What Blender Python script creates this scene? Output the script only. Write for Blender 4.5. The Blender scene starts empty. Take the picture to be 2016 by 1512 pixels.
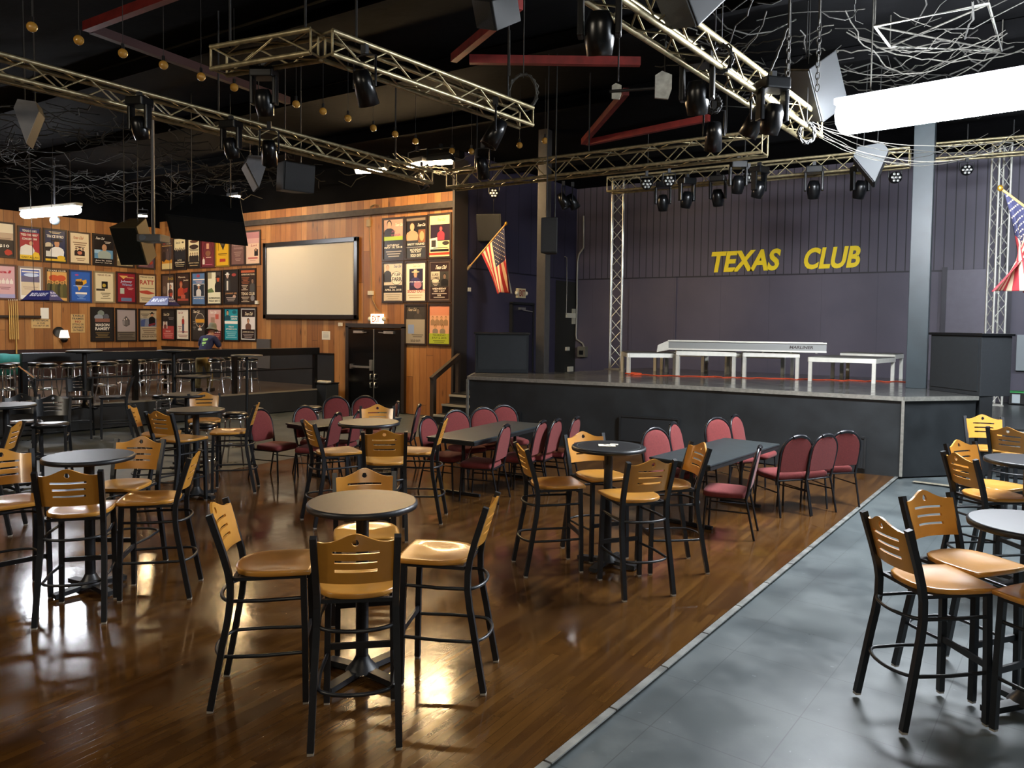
import bpy, bmesh, math, random
from mathutils import Vector, Matrix
PI = math.pi
rnd = random.Random(7)
SC = bpy.context.scene
COL = SC.collection

# ------------------------------------------------------------------ camera
CF = Vector((-0.54145848, 0.83957758, -0.0439569))
CR = Vector((0.84004546, 0.54238482, 0.01192985))
CU = Vector((-0.03385759, 0.03046628, 0.9989622))
FPX, PY0 = 1492.93, 702.71
EYE = Vector((0, 0, 2.15))

def ray(x, y): return CF + CR * ((x - 1008) / FPX) - CU * ((y - PY0) / FPX)
def Z(x, y, z=0.0):                       # where a sight line meets a horizontal plane
    d = ray(x, y); return EYE + d * ((z - EYE.z) / d.z)
def YP(x, y, Y):
    d = ray(x, y); return EYE + d * (Y / d.y)
def XP(x, y, X):
    d = ray(x, y); return EYE + d * (X / d.x)

cam = bpy.data.cameras.new('camera'); cam.sensor_width = 36; cam.sensor_fit = 'HORIZONTAL'
cam.lens = FPX / 2016 * 36; cam.shift_y = -(756 - PY0) / 2016; cam.clip_end = 200
co = bpy.data.objects.new('camera', cam); COL.objects.link(co)
co.matrix_world = Matrix(((CR.x, CU.x, -CF.x, EYE.x), (CR.y, CU.y, -CF.y, EYE.y), (CR.z, CU.z, -CF.z, EYE.z), (0, 0, 0, 1)))
SC.camera = co
FH = Vector((CF.x, CF.y, 0)).normalized(); RH = Vector((CR.x, CR.y, 0)).normalized()
def vdir(deg):                            # compass on the floor: 0 away from the camera, 90 to its right
    a = math.radians(deg); return FH * math.cos(a) + RH * math.sin(a)
def rz_of(v): return math.atan2(v.y, v.x) - PI / 2   # local +Y turned to v

# ------------------------------------------------------------------ materials
def lin(c):
    c /= 255; return c / 12.92 if c <= .04045 else ((c + .055) / 1.055) ** 2.4
def rgb(h):
    h = h.lstrip('#'); return tuple(lin(int(h[i:i + 2], 16)) for i in (0, 2, 4)) + (1,)
MATS = {}
def mat(name, col, rough=.5, metal=0, spec=.5, noise=0, scale=8, bump=0, bscale=40, coat=0, rnoise=0, sheen=0):
    if name in MATS: return MATS[name]
    m = bpy.data.materials.new(name); m.use_nodes = True; MATS[name] = m
    nt = m.node_tree; b = nt.nodes['Principled BSDF']
    c = rgb(col) if isinstance(col, str) else tuple(col)
    b.inputs['Base Color'].default_value = c; b.inputs['Roughness'].default_value = rough
    b.inputs['Metallic'].default_value = metal; b.inputs['Specular IOR Level'].default_value = spec
    if coat: b.inputs['Coat Weight'].default_value = coat; b.inputs['Coat Roughness'].default_value = .1
    if sheen: b.inputs['Sheen Weight'].default_value = sheen
    if noise or bump or rnoise:
        tc = nt.nodes.new('ShaderNodeTexCoord')
        n = nt.nodes.new('ShaderNodeTexNoise'); n.inputs['Scale'].default_value = scale; n.inputs['Detail'].default_value = 6
        nt.links.new(tc.outputs['Object'], n.inputs['Vector'])
        if noise:
            r = nt.nodes.new('ShaderNodeMapRange'); r.inputs['From Min'].default_value = .3; r.inputs['From Max'].default_value = .7
            r.inputs['To Min'].default_value = 1 - noise; r.inputs['To Max'].default_value = 1 + noise
            nt.links.new(n.outputs['Fac'], r.inputs['Value'])
            mx = nt.nodes.new('ShaderNodeMix'); mx.data_type = 'RGBA'; mx.blend_type = 'MULTIPLY'; mx.inputs['Factor'].default_value = 1
            mx.inputs['A'].default_value = c; nt.links.new(r.outputs['Result'], mx.inputs['B'])
            nt.links.new(mx.outputs['Result'], b.inputs['Base Color'])
        if rnoise:
            r2 = nt.nodes.new('ShaderNodeMapRange'); r2.inputs['To Min'].default_value = max(.02, rough - rnoise); r2.inputs['To Max'].default_value = rough + rnoise
            r2.inputs['From Min'].default_value = .3; r2.inputs['From Max'].default_value = .7
            nt.links.new(n.outputs['Fac'], r2.inputs['Value']); nt.links.new(r2.outputs['Result'], b.inputs['Roughness'])
        if bump:
            n2 = nt.nodes.new('ShaderNodeTexNoise'); n2.inputs['Scale'].default_value = bscale; n2.inputs['Detail'].default_value = 3
            nt.links.new(tc.outputs['Object'], n2.inputs['Vector'])
            bp = nt.nodes.new('ShaderNodeBump'); bp.inputs['Strength'].default_value = bump; bp.inputs['Distance'].default_value = .01
            nt.links.new(n2.outputs['Fac'], bp.inputs['Height']); nt.links.new(bp.outputs['Normal'], b.inputs['Normal'])
    return m
def emit(name, col, strength):
    if name in MATS: return MATS[name]
    m = bpy.data.materials.new(name); m.use_nodes = True; MATS[name] = m
    b = m.node_tree.nodes['Principled BSDF']; b.inputs['Base Color'].default_value = (.8, .8, .8, 1)
    b.inputs['Emission Color'].default_value = rgb(col); b.inputs['Emission Strength'].default_value = strength
    return m
def pc(h, rough=.32): return mat('print_' + h.lstrip('#') + ('' if rough == .32 else 'm'), h, rough, spec=.4)

def nodes_for(name):
    m = bpy.data.materials.new(name); m.use_nodes = True; MATS[name] = m
    nt = m.node_tree; return m, nt, nt.nodes['Principled BSDF'], nt.nodes.new, nt.links.new
def math_n(nt, op, a, b=None):
    n = nt.nodes.new('ShaderNodeMath'); n.operation = op
    for i, v in enumerate((a, b)):
        if v is None: continue
        if isinstance(v, (int, float)): n.inputs[i].default_value = v
        else: nt.links.new(v, n.inputs[i])
    return n.outputs[0]
def ramp(nt, fac, stops):
    r = nt.nodes.new('ShaderNodeValToRGB'); nt.links.new(fac, r.inputs[0])
    els = r.color_ramp.elements
    while len(els) > 1: els.remove(els[-1])
    els[0].position, els[0].color = stops[0][0], rgb(stops[0][1])
    for p, c in stops[1:]:
        e = els.new(p); e.color = rgb(c)
    return r.outputs[0]
def mixc(nt, mode, f, a, b):
    n = nt.nodes.new('ShaderNodeMix'); n.data_type = 'RGBA'; n.blend_type = mode
    for k, v in (('Factor', f), ('A', a), ('B', b)):
        if isinstance(v, (int, float)) and k == 'Factor': n.inputs[k].default_value = v
        elif isinstance(v, tuple): n.inputs[k].default_value = v
        else: nt.links.new(v, n.inputs[k])
    return n.outputs['Result']

def plank_mat(name, axis, across, width, length, stops, rough, bump, knots=False, gap='#120a05', rrange=None, spec=.5, gaps=.012, var=.55):
    """boards running along axis 0/1/2, lying side by side along across"""
    m, nt, b, N, L = nodes_for(name)
    tc = N('ShaderNodeTexCoord'); sp = N('ShaderNodeSeparateXYZ'); L(tc.outputs['Object'], sp.inputs[0])
    al, ac = sp.outputs[axis], sp.outputs[across]
    row = math_n(nt, 'FLOOR', math_n(nt, 'DIVIDE', ac, width))
    wn = N('ShaderNodeTexWhiteNoise'); wn.noise_dimensions = '1D'; L(row, wn.inputs['W'])
    sh = math_n(nt, 'ADD', math_n(nt, 'DIVIDE', al, length), math_n(nt, 'MULTIPLY', wn.outputs['Value'], 7.3))
    seg = math_n(nt, 'FLOOR', sh)
    wn2 = N('ShaderNodeTexWhiteNoise'); wn2.noise_dimensions = '2D'
    cv = N('ShaderNodeCombineXYZ'); L(row, cv.inputs[0]); L(seg, cv.inputs[1]); L(cv.outputs[0], wn2.inputs['Vector'])
    cv2 = N('ShaderNodeCombineXYZ'); L(math_n(nt, 'MULTIPLY', al, 1.2), cv2.inputs[0]); L(math_n(nt, 'MULTIPLY', ac, 9.0), cv2.inputs[1]); L(math_n(nt, 'MULTIPLY', wn2.outputs['Value'], 31.0), cv2.inputs[2])
    n1 = N('ShaderNodeTexNoise'); n1.inputs['Scale'].default_value = 1.6; n1.inputs['Detail'].default_value = 8; n1.inputs['Roughness'].default_value = .6; L(cv2.outputs[0], n1.inputs['Vector'])
    fac = math_n(nt, 'ADD', math_n(nt, 'MULTIPLY', wn2.outputs['Value'], var), math_n(nt, 'MULTIPLY', n1.outputs['Fac'], 1.05 - var))
    col = ramp(nt, fac, stops)
    if knots:
        cv3 = N('ShaderNodeCombineXYZ'); L(math_n(nt, 'MULTIPLY', al, 1.3), cv3.inputs[0]); L(math_n(nt, 'MULTIPLY', ac, 5.0), cv3.inputs[1]); L(math_n(nt, 'MULTIPLY', row, 3.7), cv3.inputs[2])
        vo = N('ShaderNodeTexVoronoi'); vo.inputs['Scale'].default_value = 1.0; L(cv3.outputs[0], vo.inputs['Vector'])
        k = N('ShaderNodeMapRange'); k.inputs['From Min'].default_value = .03; k.inputs['From Max'].default_value = .16; k.inputs['To Min'].default_value = .22; k.inputs['To Max'].default_value = 1
        L(vo.outputs['Distance'], k.inputs['Value']); col = mixc(nt, 'MULTIPLY', 1.0, col, k.outputs['Result'])
    fr = math_n(nt, 'FRACT', math_n(nt, 'DIVIDE', ac, width)); e = math_n(nt, 'MINIMUM', fr, math_n(nt, 'SUBTRACT', 1.0, fr))
    fe = math_n(nt, 'FRACT', sh); e2 = math_n(nt, 'MULTIPLY', math_n(nt, 'MINIMUM', fe, math_n(nt, 'SUBTRACT', 1.0, fe)), length / width)
    ln = math_n(nt, 'LESS_THAN', math_n(nt, 'MINIMUM', e, e2), gaps)
    col = mixc(nt, 'MIX', ln, col, rgb(gap)); L(col, b.inputs['Base Color'])
    b.inputs['Roughness'].default_value = rough; b.inputs['Specular IOR Level'].default_value = spec
    if rrange:
        n3 = N('ShaderNodeTexNoise'); n3.inputs['Scale'].default_value = 1.7; n3.inputs['Detail'].default_value = 6; L(tc.outputs['Object'], n3.inputs['Vector'])
        r = N('ShaderNodeMapRange'); r.inputs['From Min'].default_value = .32; r.inputs['From Max'].default_value = .7; r.inputs['To Min'].default_value = rrange[0]; r.inputs['To Max'].default_value = rrange[1]
        L(n3.outputs['Fac'], r.inputs['Value']); L(r.outputs['Result'], b.inputs['Roughness'])
    if bump:
        n4 = N('ShaderNodeTexNoise'); n4.inputs['Scale'].default_value = 5; n4.inputs['Detail'].default_value = 3; L(tc.outputs['Object'], n4.inputs['Vector'])
        h = math_n(nt, 'ADD', math_n(nt, 'ADD', n4.outputs['Fac'], math_n(nt, 'MULTIPLY', n1.outputs['Fac'], .25)), math_n(nt, 'MULTIPLY', wn2.outputs['Value'], .12))
        h = math_n(nt, 'SUBTRACT', h, math_n(nt, 'MULTIPLY', ln, .25))
        bp = N('ShaderNodeBump'); bp.inputs['Strength'].default_value = bump; bp.inputs['Distance'].default_value = .01; L(h, bp.inputs['Height']); L(bp.outputs['Normal'], b.inputs['Normal'])
    return m
def groove_mat(name, base, groove, across, width, zseam, rough=.55):
    """painted panelling: narrow tongue and groove above a seam, wide sheets below"""
    m, nt, b, N, L = nodes_for(name)
    tc = N('ShaderNodeTexCoord'); sp = N('ShaderNodeSeparateXYZ'); L(tc.outputs['Object'], sp.inputs[0])
    up = math_n(nt, 'GREATER_THAN', sp.outputs[2], zseam)
    def lines(w, t):
        f = math_n(nt, 'FRACT', math_n(nt, 'DIVIDE', sp.outputs[across], w)); return math_n(nt, 'LESS_THAN', f, t / w)
    g = math_n(nt, 'MULTIPLY', up, lines(width, .022))
    g2 = math_n(nt, 'MULTIPLY', math_n(nt, 'MULTIPLY', math_n(nt, 'SUBTRACT', 1.0, up), lines(1.22, .009)), .35)
    sm = math_n(nt, 'LESS_THAN', math_n(nt, 'ABSOLUTE', math_n(nt, 'SUBTRACT', sp.outputs[2], zseam)), .018)
    g = math_n(nt, 'MAXIMUM', math_n(nt, 'MAXIMUM', g, g2), sm)
    n = N('ShaderNodeTexNoise'); n.inputs['Scale'].default_value = .9; n.inputs['Detail'].default_value = 6; L(tc.outputs['Object'], n.inputs['Vector'])
    c = ramp(nt, n.outputs['Fac'], base); c = mixc(nt, 'MIX', g, c, rgb(groove)); L(c, b.inputs['Base Color'])
    b.inputs['Roughness'].default_value = rough
    bp = N('ShaderNodeBump'); bp.inputs['Strength'].default_value = .6; bp.inputs['Distance'].default_value = .01; L(math_n(nt, 'SUBTRACT', 1.0, g), bp.inputs['Height']); L(bp.outputs['Normal'], b.inputs['Normal'])
    return m
def tile_mat(name, stops, line, size, rough, rrange, ang=0):
    m, nt, b, N, L = nodes_for(name)
    tc = N('ShaderNodeTexCoord'); mp = N('ShaderNodeMapping'); mp.inputs['Rotation'].default_value = (0, 0, ang); L(tc.outputs['Object'], mp.inputs[0])
    sp = N('ShaderNodeSeparateXYZ'); L(mp.outputs[0], sp.inputs[0]); g = 0
    es = []
    for i in (0, 1):
        f = math_n(nt, 'FRACT', math_n(nt, 'DIVIDE', sp.outputs[i], size)); es.append(math_n(nt, 'LESS_THAN', f, .006 / size))
    ln = math_n(nt, 'MAXIMUM', es[0], es[1])
    n = N('ShaderNodeTexNoise'); n.inputs['Scale'].default_value = 1.3; n.inputs['Detail'].default_value = 9; n.inputs['Roughness'].default_value = .65; L(tc.outputs['Object'], n.inputs['Vector'])
    c = ramp(nt, n.outputs['Fac'], stops)
    v = N('ShaderNodeTexNoise'); v.inputs['Scale'].default_value = 22; v.inputs['Detail'].default_value = 2; L(tc.outputs['Object'], v.inputs['Vector'])
    s = math_n(nt, 'GREATER_THAN', v.outputs['Fac'], .76); c = mixc(nt, 'MIX', math_n(nt, 'MULTIPLY', s, .16), c, rgb('#b9c0c0'))
    c = mixc(nt, 'MIX', math_n(nt, 'MULTIPLY', ln, .6), c, rgb(line)); L(c, b.inputs['Base Color'])
    r = N('ShaderNodeMapRange'); r.inputs['From Min'].default_value = .3; r.inputs['From Max'].default_value = .7; r.inputs['To Min'].default_value = rrange[0]; r.inputs['To Max'].default_value = rrange[1]
    L(n.outputs['Fac'], r.inputs['Value']); L(r.outputs['Result'], b.inputs['Roughness'])
    bp = N('ShaderNodeBump'); bp.inputs['Strength'].default_value = .12; bp.inputs['Distance'].default_value = .01; L(n.outputs['Fac'], bp.inputs['Height']); L(bp.outputs['Normal'], b.inputs['Normal'])
    return m

# ------------------------------------------------------------------ mesh builder
class MB:
    def __init__(s): s.v, s.f, s.m, s.s, s.mats = [], [], [], [], []
    def mi(s, m):
        if m not in s.mats: s.mats.append(m)
        return s.mats.index(m)
    def add(s, vs, fs, m, smooth=False, T=None):
        o = len(s.v); k = s.mi(m)
        s.v += [tuple(T @ Vector(p)) if T is not None else tuple(p) for p in vs]
        for f in fs: s.f.append([o + i for i in f]); s.m.append(k); s.s.append(smooth)
        return s
    def box(s, c, d, m, T=None, rz=0):
        x, y, z = d[0] / 2, d[1] / 2, d[2] / 2
        R = Matrix.Translation(Vector(c)) @ Matrix.Rotation(rz, 4, 'Z')
        if T is not None: R = T @ R
        vs = [(a * x, b * y, e * z) for e in (-1, 1) for b in (-1, 1) for a in (-1, 1)]
        return s.add(vs, [(0, 2, 3, 1), (4, 5, 7, 6), (0, 1, 5, 4), (2, 6, 7, 3), (0, 4, 6, 2), (1, 3, 7, 5)], m, False, R)
    def bar(s, a, b, w, h, m, up=(0, 0, 1)):           # square bar between two points
        a, b = Vector(a), Vector(b); d = (b - a); L = d.length; d.normalize(); u = Vector(up)
        if abs(d.dot(u)) > .98: u = Vector((0, 1, 0))
        x = d.cross(u).normalized(); u = x.cross(d)
        R = Matrix(((x.x, d.x, u.x, 0), (x.y, d.y, u.y, 0), (x.z, d.z, u.z, 0), (0, 0, 0, 1)))
        R.translation = (a + b) / 2
        return s.box((0, 0, 0), (w, L, h), m, R)
    def tube(s, pts, r, m, n=8, closed=False, cap=True, sq=False):
        P = [Vector(p) for p in pts]; N_ = len(P); rs = r if isinstance(r, (list, tuple)) else [r] * N_
        if sq: n = 4
        tang = []
        for i in range(N_):
            a = P[i - 1] if (i or closed) else P[i]; b = P[(i + 1) % N_] if (i < N_ - 1 or closed) else P[i]
            tang.append((b - a).normalized())
        u = Vector((1, 0, 0)) if abs(tang[0].x) < .9 else Vector((0, 1, 0))
        u = (u - tang[0] * u.dot(tang[0])).normalized(); vs, fs = [], []
        for i in range(N_):
            u = (u - tang[i] * u.dot(tang[i])).normalized(); w = tang[i].cross(u)
            for k in range(n):
                a = 2 * PI * (k + (.5 if sq else 0)) / n; vs.append(P[i] + (u * math.cos(a) + w * math.sin(a)) * rs[i] * (1.414 if sq else 1))
        for i in range(N_ - (0 if closed else 1)):
            j = (i + 1) % N_
            for k in range(n): fs.append((i * n + k, i * n + (k + 1) % n, j * n + (k + 1) % n, j * n + k))
        s.add(vs, fs, m, not sq)
        if cap and not closed:
            s.add([vs[k] for k in range(n)], [tuple(range(n - 1, -1, -1))], m); s.add(vs[-n:], [tuple(range(n))], m)
        return s
    def cyl(s, a, b, r, m, n=12, r2=None): return s.tube([a, b], [r, r if r2 is None else r2], m, n)
    def lathe(s, prof, m, n=20, T=None, smooth=True):
        vs, fs = [], []
        for r, z in prof:
            for k in range(n): a = 2 * PI * k / n; vs.append((r * math.cos(a), r * math.sin(a), z))
        for i in range(len(prof) - 1):
            for k in range(n): fs.append((i * n + k, i * n + (k + 1) % n, (i + 1) * n + (k + 1) % n, (i + 1) * n + k))
        s.add(vs, fs, m, smooth, T)
        if prof[0][0] > 1e-4: s.add(vs[:n], [tuple(range(n - 1, -1, -1))], m, False, T)
        if prof[-1][0] > 1e-4: s.add(vs[-n:], [tuple(range(n))], m, False, T)
        return s
    def prism(s, poly, z0, z1, m, T=None, smooth=False):
        n = len(poly); vs = [(p[0], p[1], z0) for p in poly] + [(p[0], p[1], z1) for p in poly]
        fs = [tuple(range(n - 1, -1, -1)), tuple(range(n, 2 * n))]; s.add(vs, fs, m, False, T)
        return s.add(vs, [(i, (i + 1) % n, n + (i + 1) % n, n + i) for i in range(n)], m, smooth, T)
    def grid(s, fn, nu, nv, m, smooth=True, T=None):
        vs = [fn(i / nu, j / nv) for j in range(nv + 1) for i in range(nu + 1)]; w = nu + 1
        return s.add(vs, [(j * w + i, j * w + i + 1, (j + 1) * w + i + 1, (j + 1) * w + i) for j in range(nv) for i in range(nu)], m, smooth, T)
    def ball(s, c, r, m, n=12, k=8, sc=(1, 1, 1)):
        pr = [(max(1e-5, r * math.sin(PI * i / k)), -r * math.cos(PI * i / k)) for i in range(k + 1)]
        return s.lathe(pr, m, n, Matrix.Translation(Vector(c)) @ Matrix.Diagonal((*sc, 1)))
    def build(s, name, parent=None, bevel=0, sub=0, weld=False):
        me = bpy.data.meshes.new(name); me.from_pydata(s.v, [], s.f)
        for m in s.mats: me.materials.append(m)
        me.polygons.foreach_set('material_index', s.m); me.polygons.foreach_set('use_smooth', s.s)
        bm = bmesh.new(); bm.from_mesh(me)
        if bevel or weld: bmesh.ops.remove_doubles(bm, verts=bm.verts, dist=1e-5)
        bmesh.ops.recalc_face_normals(bm, faces=bm.faces)
        if bevel:
            ed = [e for e in bm.edges if len(e.link_faces) == 2 and e.calc_face_angle(0) > .6]
            bmesh.ops.bevel(bm, geom=ed, offset=bevel, segments=2, affect='EDGES', profile=.6, clamp_overlap=True)
        bm.to_mesh(me); bm.free(); me.update()
        o = bpy.data.objects.new(name, me); COL.objects.link(o)
        if parent is not None: o.parent = parent
        if sub:
            md = o.modifiers.new('smooth', 'SUBSURF'); md.levels = sub; md.render_levels = sub
        return o
def curve_mesh(splines, extrude, bevel=0):
    """flat outline with holes, thickened: returns verts, faces in the XY plane"""
    cu = bpy.data.curves.new('outline', 'CURVE'); cu.dimensions = '2D'; cu.fill_mode = 'BOTH'; cu.extrude = extrude; cu.bevel_depth = bevel; cu.bevel_resolution = 1
    for pts in splines:
        sp = cu.splines.new('POLY'); sp.points.add(len(pts) - 1); sp.use_cyclic_u = True
        for p, q in zip(sp.points, pts): p.co = (q[0], q[1], 0, 1)
    o = bpy.data.objects.new('outline', cu); me = bpy.data.meshes.new_from_object(o)
    r = [tuple(v.co) for v in me.vertices], [tuple(f.vertices) for f in me.polygons]
    bpy.data.objects.remove(o); bpy.data.curves.remove(cu); bpy.data.meshes.remove(me); return r
TXT = {}
def text_geo(t, bold=0.0, extrude=0.0):
    k = (t, bold, extrude)
    if k not in TXT:
        cu = bpy.data.curves.new('type', 'FONT'); cu.body = t; cu.size = 1; cu.offset = bold; cu.extrude = extrude; cu.resolution_u = 2 if not extrude else 4
        o = bpy.data.objects.new('type', cu); me = bpy.data.meshes.new_from_object(o)
        vs = [tuple(v.co) for v in me.vertices]; fs = [tuple(f.vertices) for f in me.polygons]
        bpy.data.objects.remove(o); bpy.data.curves.remove(cu); bpy.data.meshes.remove(me)
        x0, x1 = min(v[0] for v in vs), max(v[0] for v in vs); y0, y1 = min(v[1] for v in vs), max(v[1] for v in vs)
        TXT[k] = ([((v[0] - (x0 + x1) / 2), (v[1] - y0), v[2]) for v in vs], fs, x1 - x0, y1 - y0)
    return TXT[k]
def put_text(M, t, O, U, V, W, h, m, width=None, bold=.015, shear=0, extrude=0.0, depth=1.0):
    """letters of height h centred on O (bottom centre), U along, V up, W out of the surface"""
    vs, fs, w, hh = text_geo(t, bold, extrude); sy = h / hh; sx = sy if width is None else width / w
    if width is None: sx = sy
    M.add([O + U * (v[0] * sx + shear * v[1] * sy) + V * (v[1] * sy) + W * (v[2] * depth) for v in vs], fs, m)

# ------------------------------------------------------------------ scene objects
def tag(o, label=None, cat=None, group=None, kind=None):
    if label: o['label'] = label
    if cat: o['category'] = cat
    if group: o['group'] = group
    if kind: o['kind'] = kind
    return o
def thing(name, label, cat, loc=(0, 0, 0), rz=0, group=None):
    o = bpy.data.objects.new(name, None); COL.objects.link(o); o.empty_display_size = .1
    o.location = loc; o.rotation_euler = (0, 0, rz); return tag(o, label, cat, group)
def dup(root, parent=None):
    c = root.copy(); COL.objects.link(c)
    if parent is not None: c.parent = parent
    for ch in list(KIDS(root)): dup(ch, c)
    return c
def KIDS(o): return o.children
PROTO = {}
def place(key, maker, loc, rz, label, cat, group=None, scale=None):
    """first one is built with its parts, every later one is a copy of the thing and of each part"""
    if key not in PROTO: o = PROTO[key] = maker()
    else:
        for k in ('label', 'group'):
            pass
        o = dup(PROTO[key])
    o.location = loc; o.rotation_euler = (0, 0, rz)
    if scale: o.scale = scale
    for k in ('label', 'category', 'group'):
        if k in o: del o[k]
    return tag(o, label, cat, group)
def struct(o): o['kind'] = 'structure'; return o
# ------------------------------------------------------------------ shared materials
wall_wood = plank_mat('cedar_boards', 2, 1, .235, 6.1, [(0, '#684120'), (.35, '#8f5b2c'), (.6, '#a36c38'), (.85, '#b78248'), (1, '#784a25')], .5, .35, knots=True, gap='#3a2414', gaps=.018)
wall_wood_x = plank_mat('cedar_boards_end_wall', 2, 0, .2, 6.1, [(0, '#684120'), (.35, '#8f5b2c'), (.6, '#a36c38'), (.85, '#b78248'), (1, '#784a25')], .5, .35, knots=True, gap='#3a2414', gaps=.018)
floor_wood = plank_mat('dance_floor_boards', 1, 0, .057, .9, [(0, '#2a190c'), (.4, '#442b13'), (.7, '#5a3c1b'), (1, '#644420')], .16, .09, gap='#1c1008', rrange=(.06, .26), gaps=.012, spec=.5, var=.26)
floor_grey = tile_mat('painted_floor', [(0, '#3c4345'), (.45, '#4a5153'), (.6, '#585f60'), (1, '#434a4c')], '#2c3133', .61, .4, (.26, .5), ang=.08)
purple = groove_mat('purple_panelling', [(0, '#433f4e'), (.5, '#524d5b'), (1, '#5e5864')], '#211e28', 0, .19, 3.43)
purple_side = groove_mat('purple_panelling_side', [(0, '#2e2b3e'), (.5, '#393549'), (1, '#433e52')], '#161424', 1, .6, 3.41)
blk = mat('black_paint', '#16181a', .55, noise=.25, scale=3)
blk2 = mat('black_gloss', '#0d0e10', .28)
blkm = mat('black_metal', '#1b1d21', .42, spec=.5, noise=.15, scale=20)
ceil_m = mat('ceiling_black', '#070708', .9, spec=.06, noise=.5, scale=2, bump=.5, bscale=6)
front_m = mat('stage_front_paint', '#222527', .42, noise=.35, scale=2.5, bump=.3, bscale=6)
deck_m = mat('stage_deck_paint', '#4a4a48', .16, noise=.18, scale=4, rnoise=.06)
alu = mat('aluminium', '#c9c7bf', .34, metal=1, noise=.12, scale=30)
aluw = mat('bright_aluminium', '#d8d6cc', .45, metal=.35, noise=.06, scale=12)
warmalu = mat('dusty_warm_lit_aluminium', '#b3a682', .42, metal=.75, noise=.3, scale=14)  # yellow tint puts the warm lamplight on the trusses into the colour
chrome = mat('chrome', '#dcdcdc', .12, metal=1)
steelp = mat('grey_steel_paint', '#4d5457', .5, noise=.2, scale=5)
redp = mat('red_iron_paint', '#6e1f1b', .55, noise=.3, scale=6)
maple = mat('honey_maple', '#c58a38', .3, noise=.14, scale=5, coat=.35)
mapleS = mat('honey_maple_seat', '#bd8538', .28, noise=.16, scale=5, coat=.35)
burg = mat('burgundy_fabric', '#742b2a', .85, noise=.14, scale=60, bump=.15, bscale=220, sheen=.08)
vinyl = mat('black_vinyl', '#101113', .3)
plastic_w = mat('off_white_plastic', '#d8d0ba', .45)
paper_w = mat('white_paper', '#e8e2d0', .6)
rubber = mat('grey_glide', '#a9a49b', .5)
cable_m = mat('dusty_cable', '#35332e', .8, noise=.4, scale=20)
cableb = mat('black_cable', '#141414', .6)
cablew = mat('pale_cable', '#6a675e', .6)
oran = mat('orange_cord', '#c8481e', .55)
grey_cab = mat('grey_cabinet', '#6f6f70', .6, noise=.1, scale=9)
grille = mat('black_grille', '#131416', .6, bump=.6, bscale=160)
gold = mat('gold_trim', '#c79a3c', .35, metal=.8)
tape = mat('worn_metal_strip', '#9a9c98', .35, metal=.5, noise=.4, scale=6)

YW, XL, XA, YB, XR, YF, ZC = 13.7, -21.7, -10.3, 19.3, 7.5, -5.0, 6.0
ZR = .6          # raised floor behind the columns
ZS = 1.165       # stage deck
# dance floor edge
E0, E1 = Vector((-2.35, YF + .2, 0)), Vector((-1.23, 12.25, 0))
def edge_x(y): return E0.x + (E1.x - E0.x) * (y - E0.y) / (E1.y - E0.y)

# ------------------------------------------------------------------ room shell
m = MB(); m.box(((XL + XR) / 2, (YF + YB) / 2, -.11), (XR - XL, YB - YF, .18), floor_grey); tag(m.build('floor'), 'worn grey painted floor around the dance floor', kind='structure')
m = MB(); m.prism([(-9.1, YF + .2), (E0.x, E0.y), (E1.x, E1.y), (-4.0, 12.05), (-8.2, 11.4), (-9.3, 10.9)], -.02, .003, floor_wood)
tag(m.build('floor_dance'), 'glossy dark brown wooden dance floor', kind='structure')
m = MB()
for i in range(26):
    y0 = E0.y + .1 + i * .655; L = .64
    if y0 > 12: break
    d = Vector((edge_x(y0 + L) - edge_x(y0), L, 0)); a = Vector((edge_x(y0) + .03, y0, .004)); m.bar(a, a + d, .045, .008, tape)
struct(m.build('trim_1'))
m = MB(); m.box(((XL + XR) / 2, (YF + YB) / 2, ZC + .1), (XR - XL + .4, YB - YF + .4, .2), ceil_m); struct(m.build('ceiling'))
m = MB(); m.box((XL - .1, (YF + YW) / 2, 2.45), (.2, YW - YF, 4.95), wall_wood); m.box((XL - .1, (YF + YW) / 2, 5.46), (.2, YW - YF, 1.06), ceil_m); struct(m.build('wall_left'))
m = MB(); m.box(((XL + XA) / 2 + .02, YW + .1, 2.55), (XA - XL - .04, .2, 5.12), wall_wood_x); m.box(((XL + XA) / 2, YW + .1, 5.56), (XA - XL, .2, .88), ceil_m); struct(m.build('wall_back'))  # black upper strip puts the shadow above the boards into the colour
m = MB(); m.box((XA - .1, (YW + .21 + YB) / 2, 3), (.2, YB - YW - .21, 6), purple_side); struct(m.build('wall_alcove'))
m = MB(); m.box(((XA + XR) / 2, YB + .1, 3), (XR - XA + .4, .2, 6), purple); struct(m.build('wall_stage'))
m = MB(); m.box((XR + .1, (YF + YB) / 2, 3), (.2, YB - YF, 6), blk); struct(m.build('wall_right'))
m = MB(); m.box(((XL + XR) / 2, YF - .1, 3), (XR - XL, .2, 6), blk); struct(m.build('wall_front'))
# raised floor at the back and its steps
m = MB(); m.prism([(XA, YW + .21), (-10.2, 13.42), (-9.1, 13.42), (-8.0, 13.8), (-7.0, 17), (-1.0, 17), (-.4, 14.2), (XR, 14.2), (XR, YB), (XA, YB)], .0, ZR, mat('rear_floor_paint', '#3a3b3a', .3, noise=.2, scale=4)); struct(m.build('floor_rear'))
nose = mat('step_nosing', '#b9b6ac', .5, metal=.3)
def steps(name, x0, x1, ys, zs, label):
    t = thing(name, label, 'steps', ((x0 + x1) / 2, ys[0], 0))
    for y, z in zip(ys, zs):
        b = MB(); b.box((0, (14.19 if x0 > -5 else 13.4) - (14.19 - y if x0 > -5 else 13.4 - y) / 2 - ys[0], z / 2), (x1 - x0, (14.19 if x0 > -5 else 13.4) - y, z - .002), blk); b.build('riser', t)
        b = MB(); b.box((0, y - ys[0] - .012, z - .018), (x1 - x0, .03, .045), nose); b.build('nosing', t)
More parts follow.
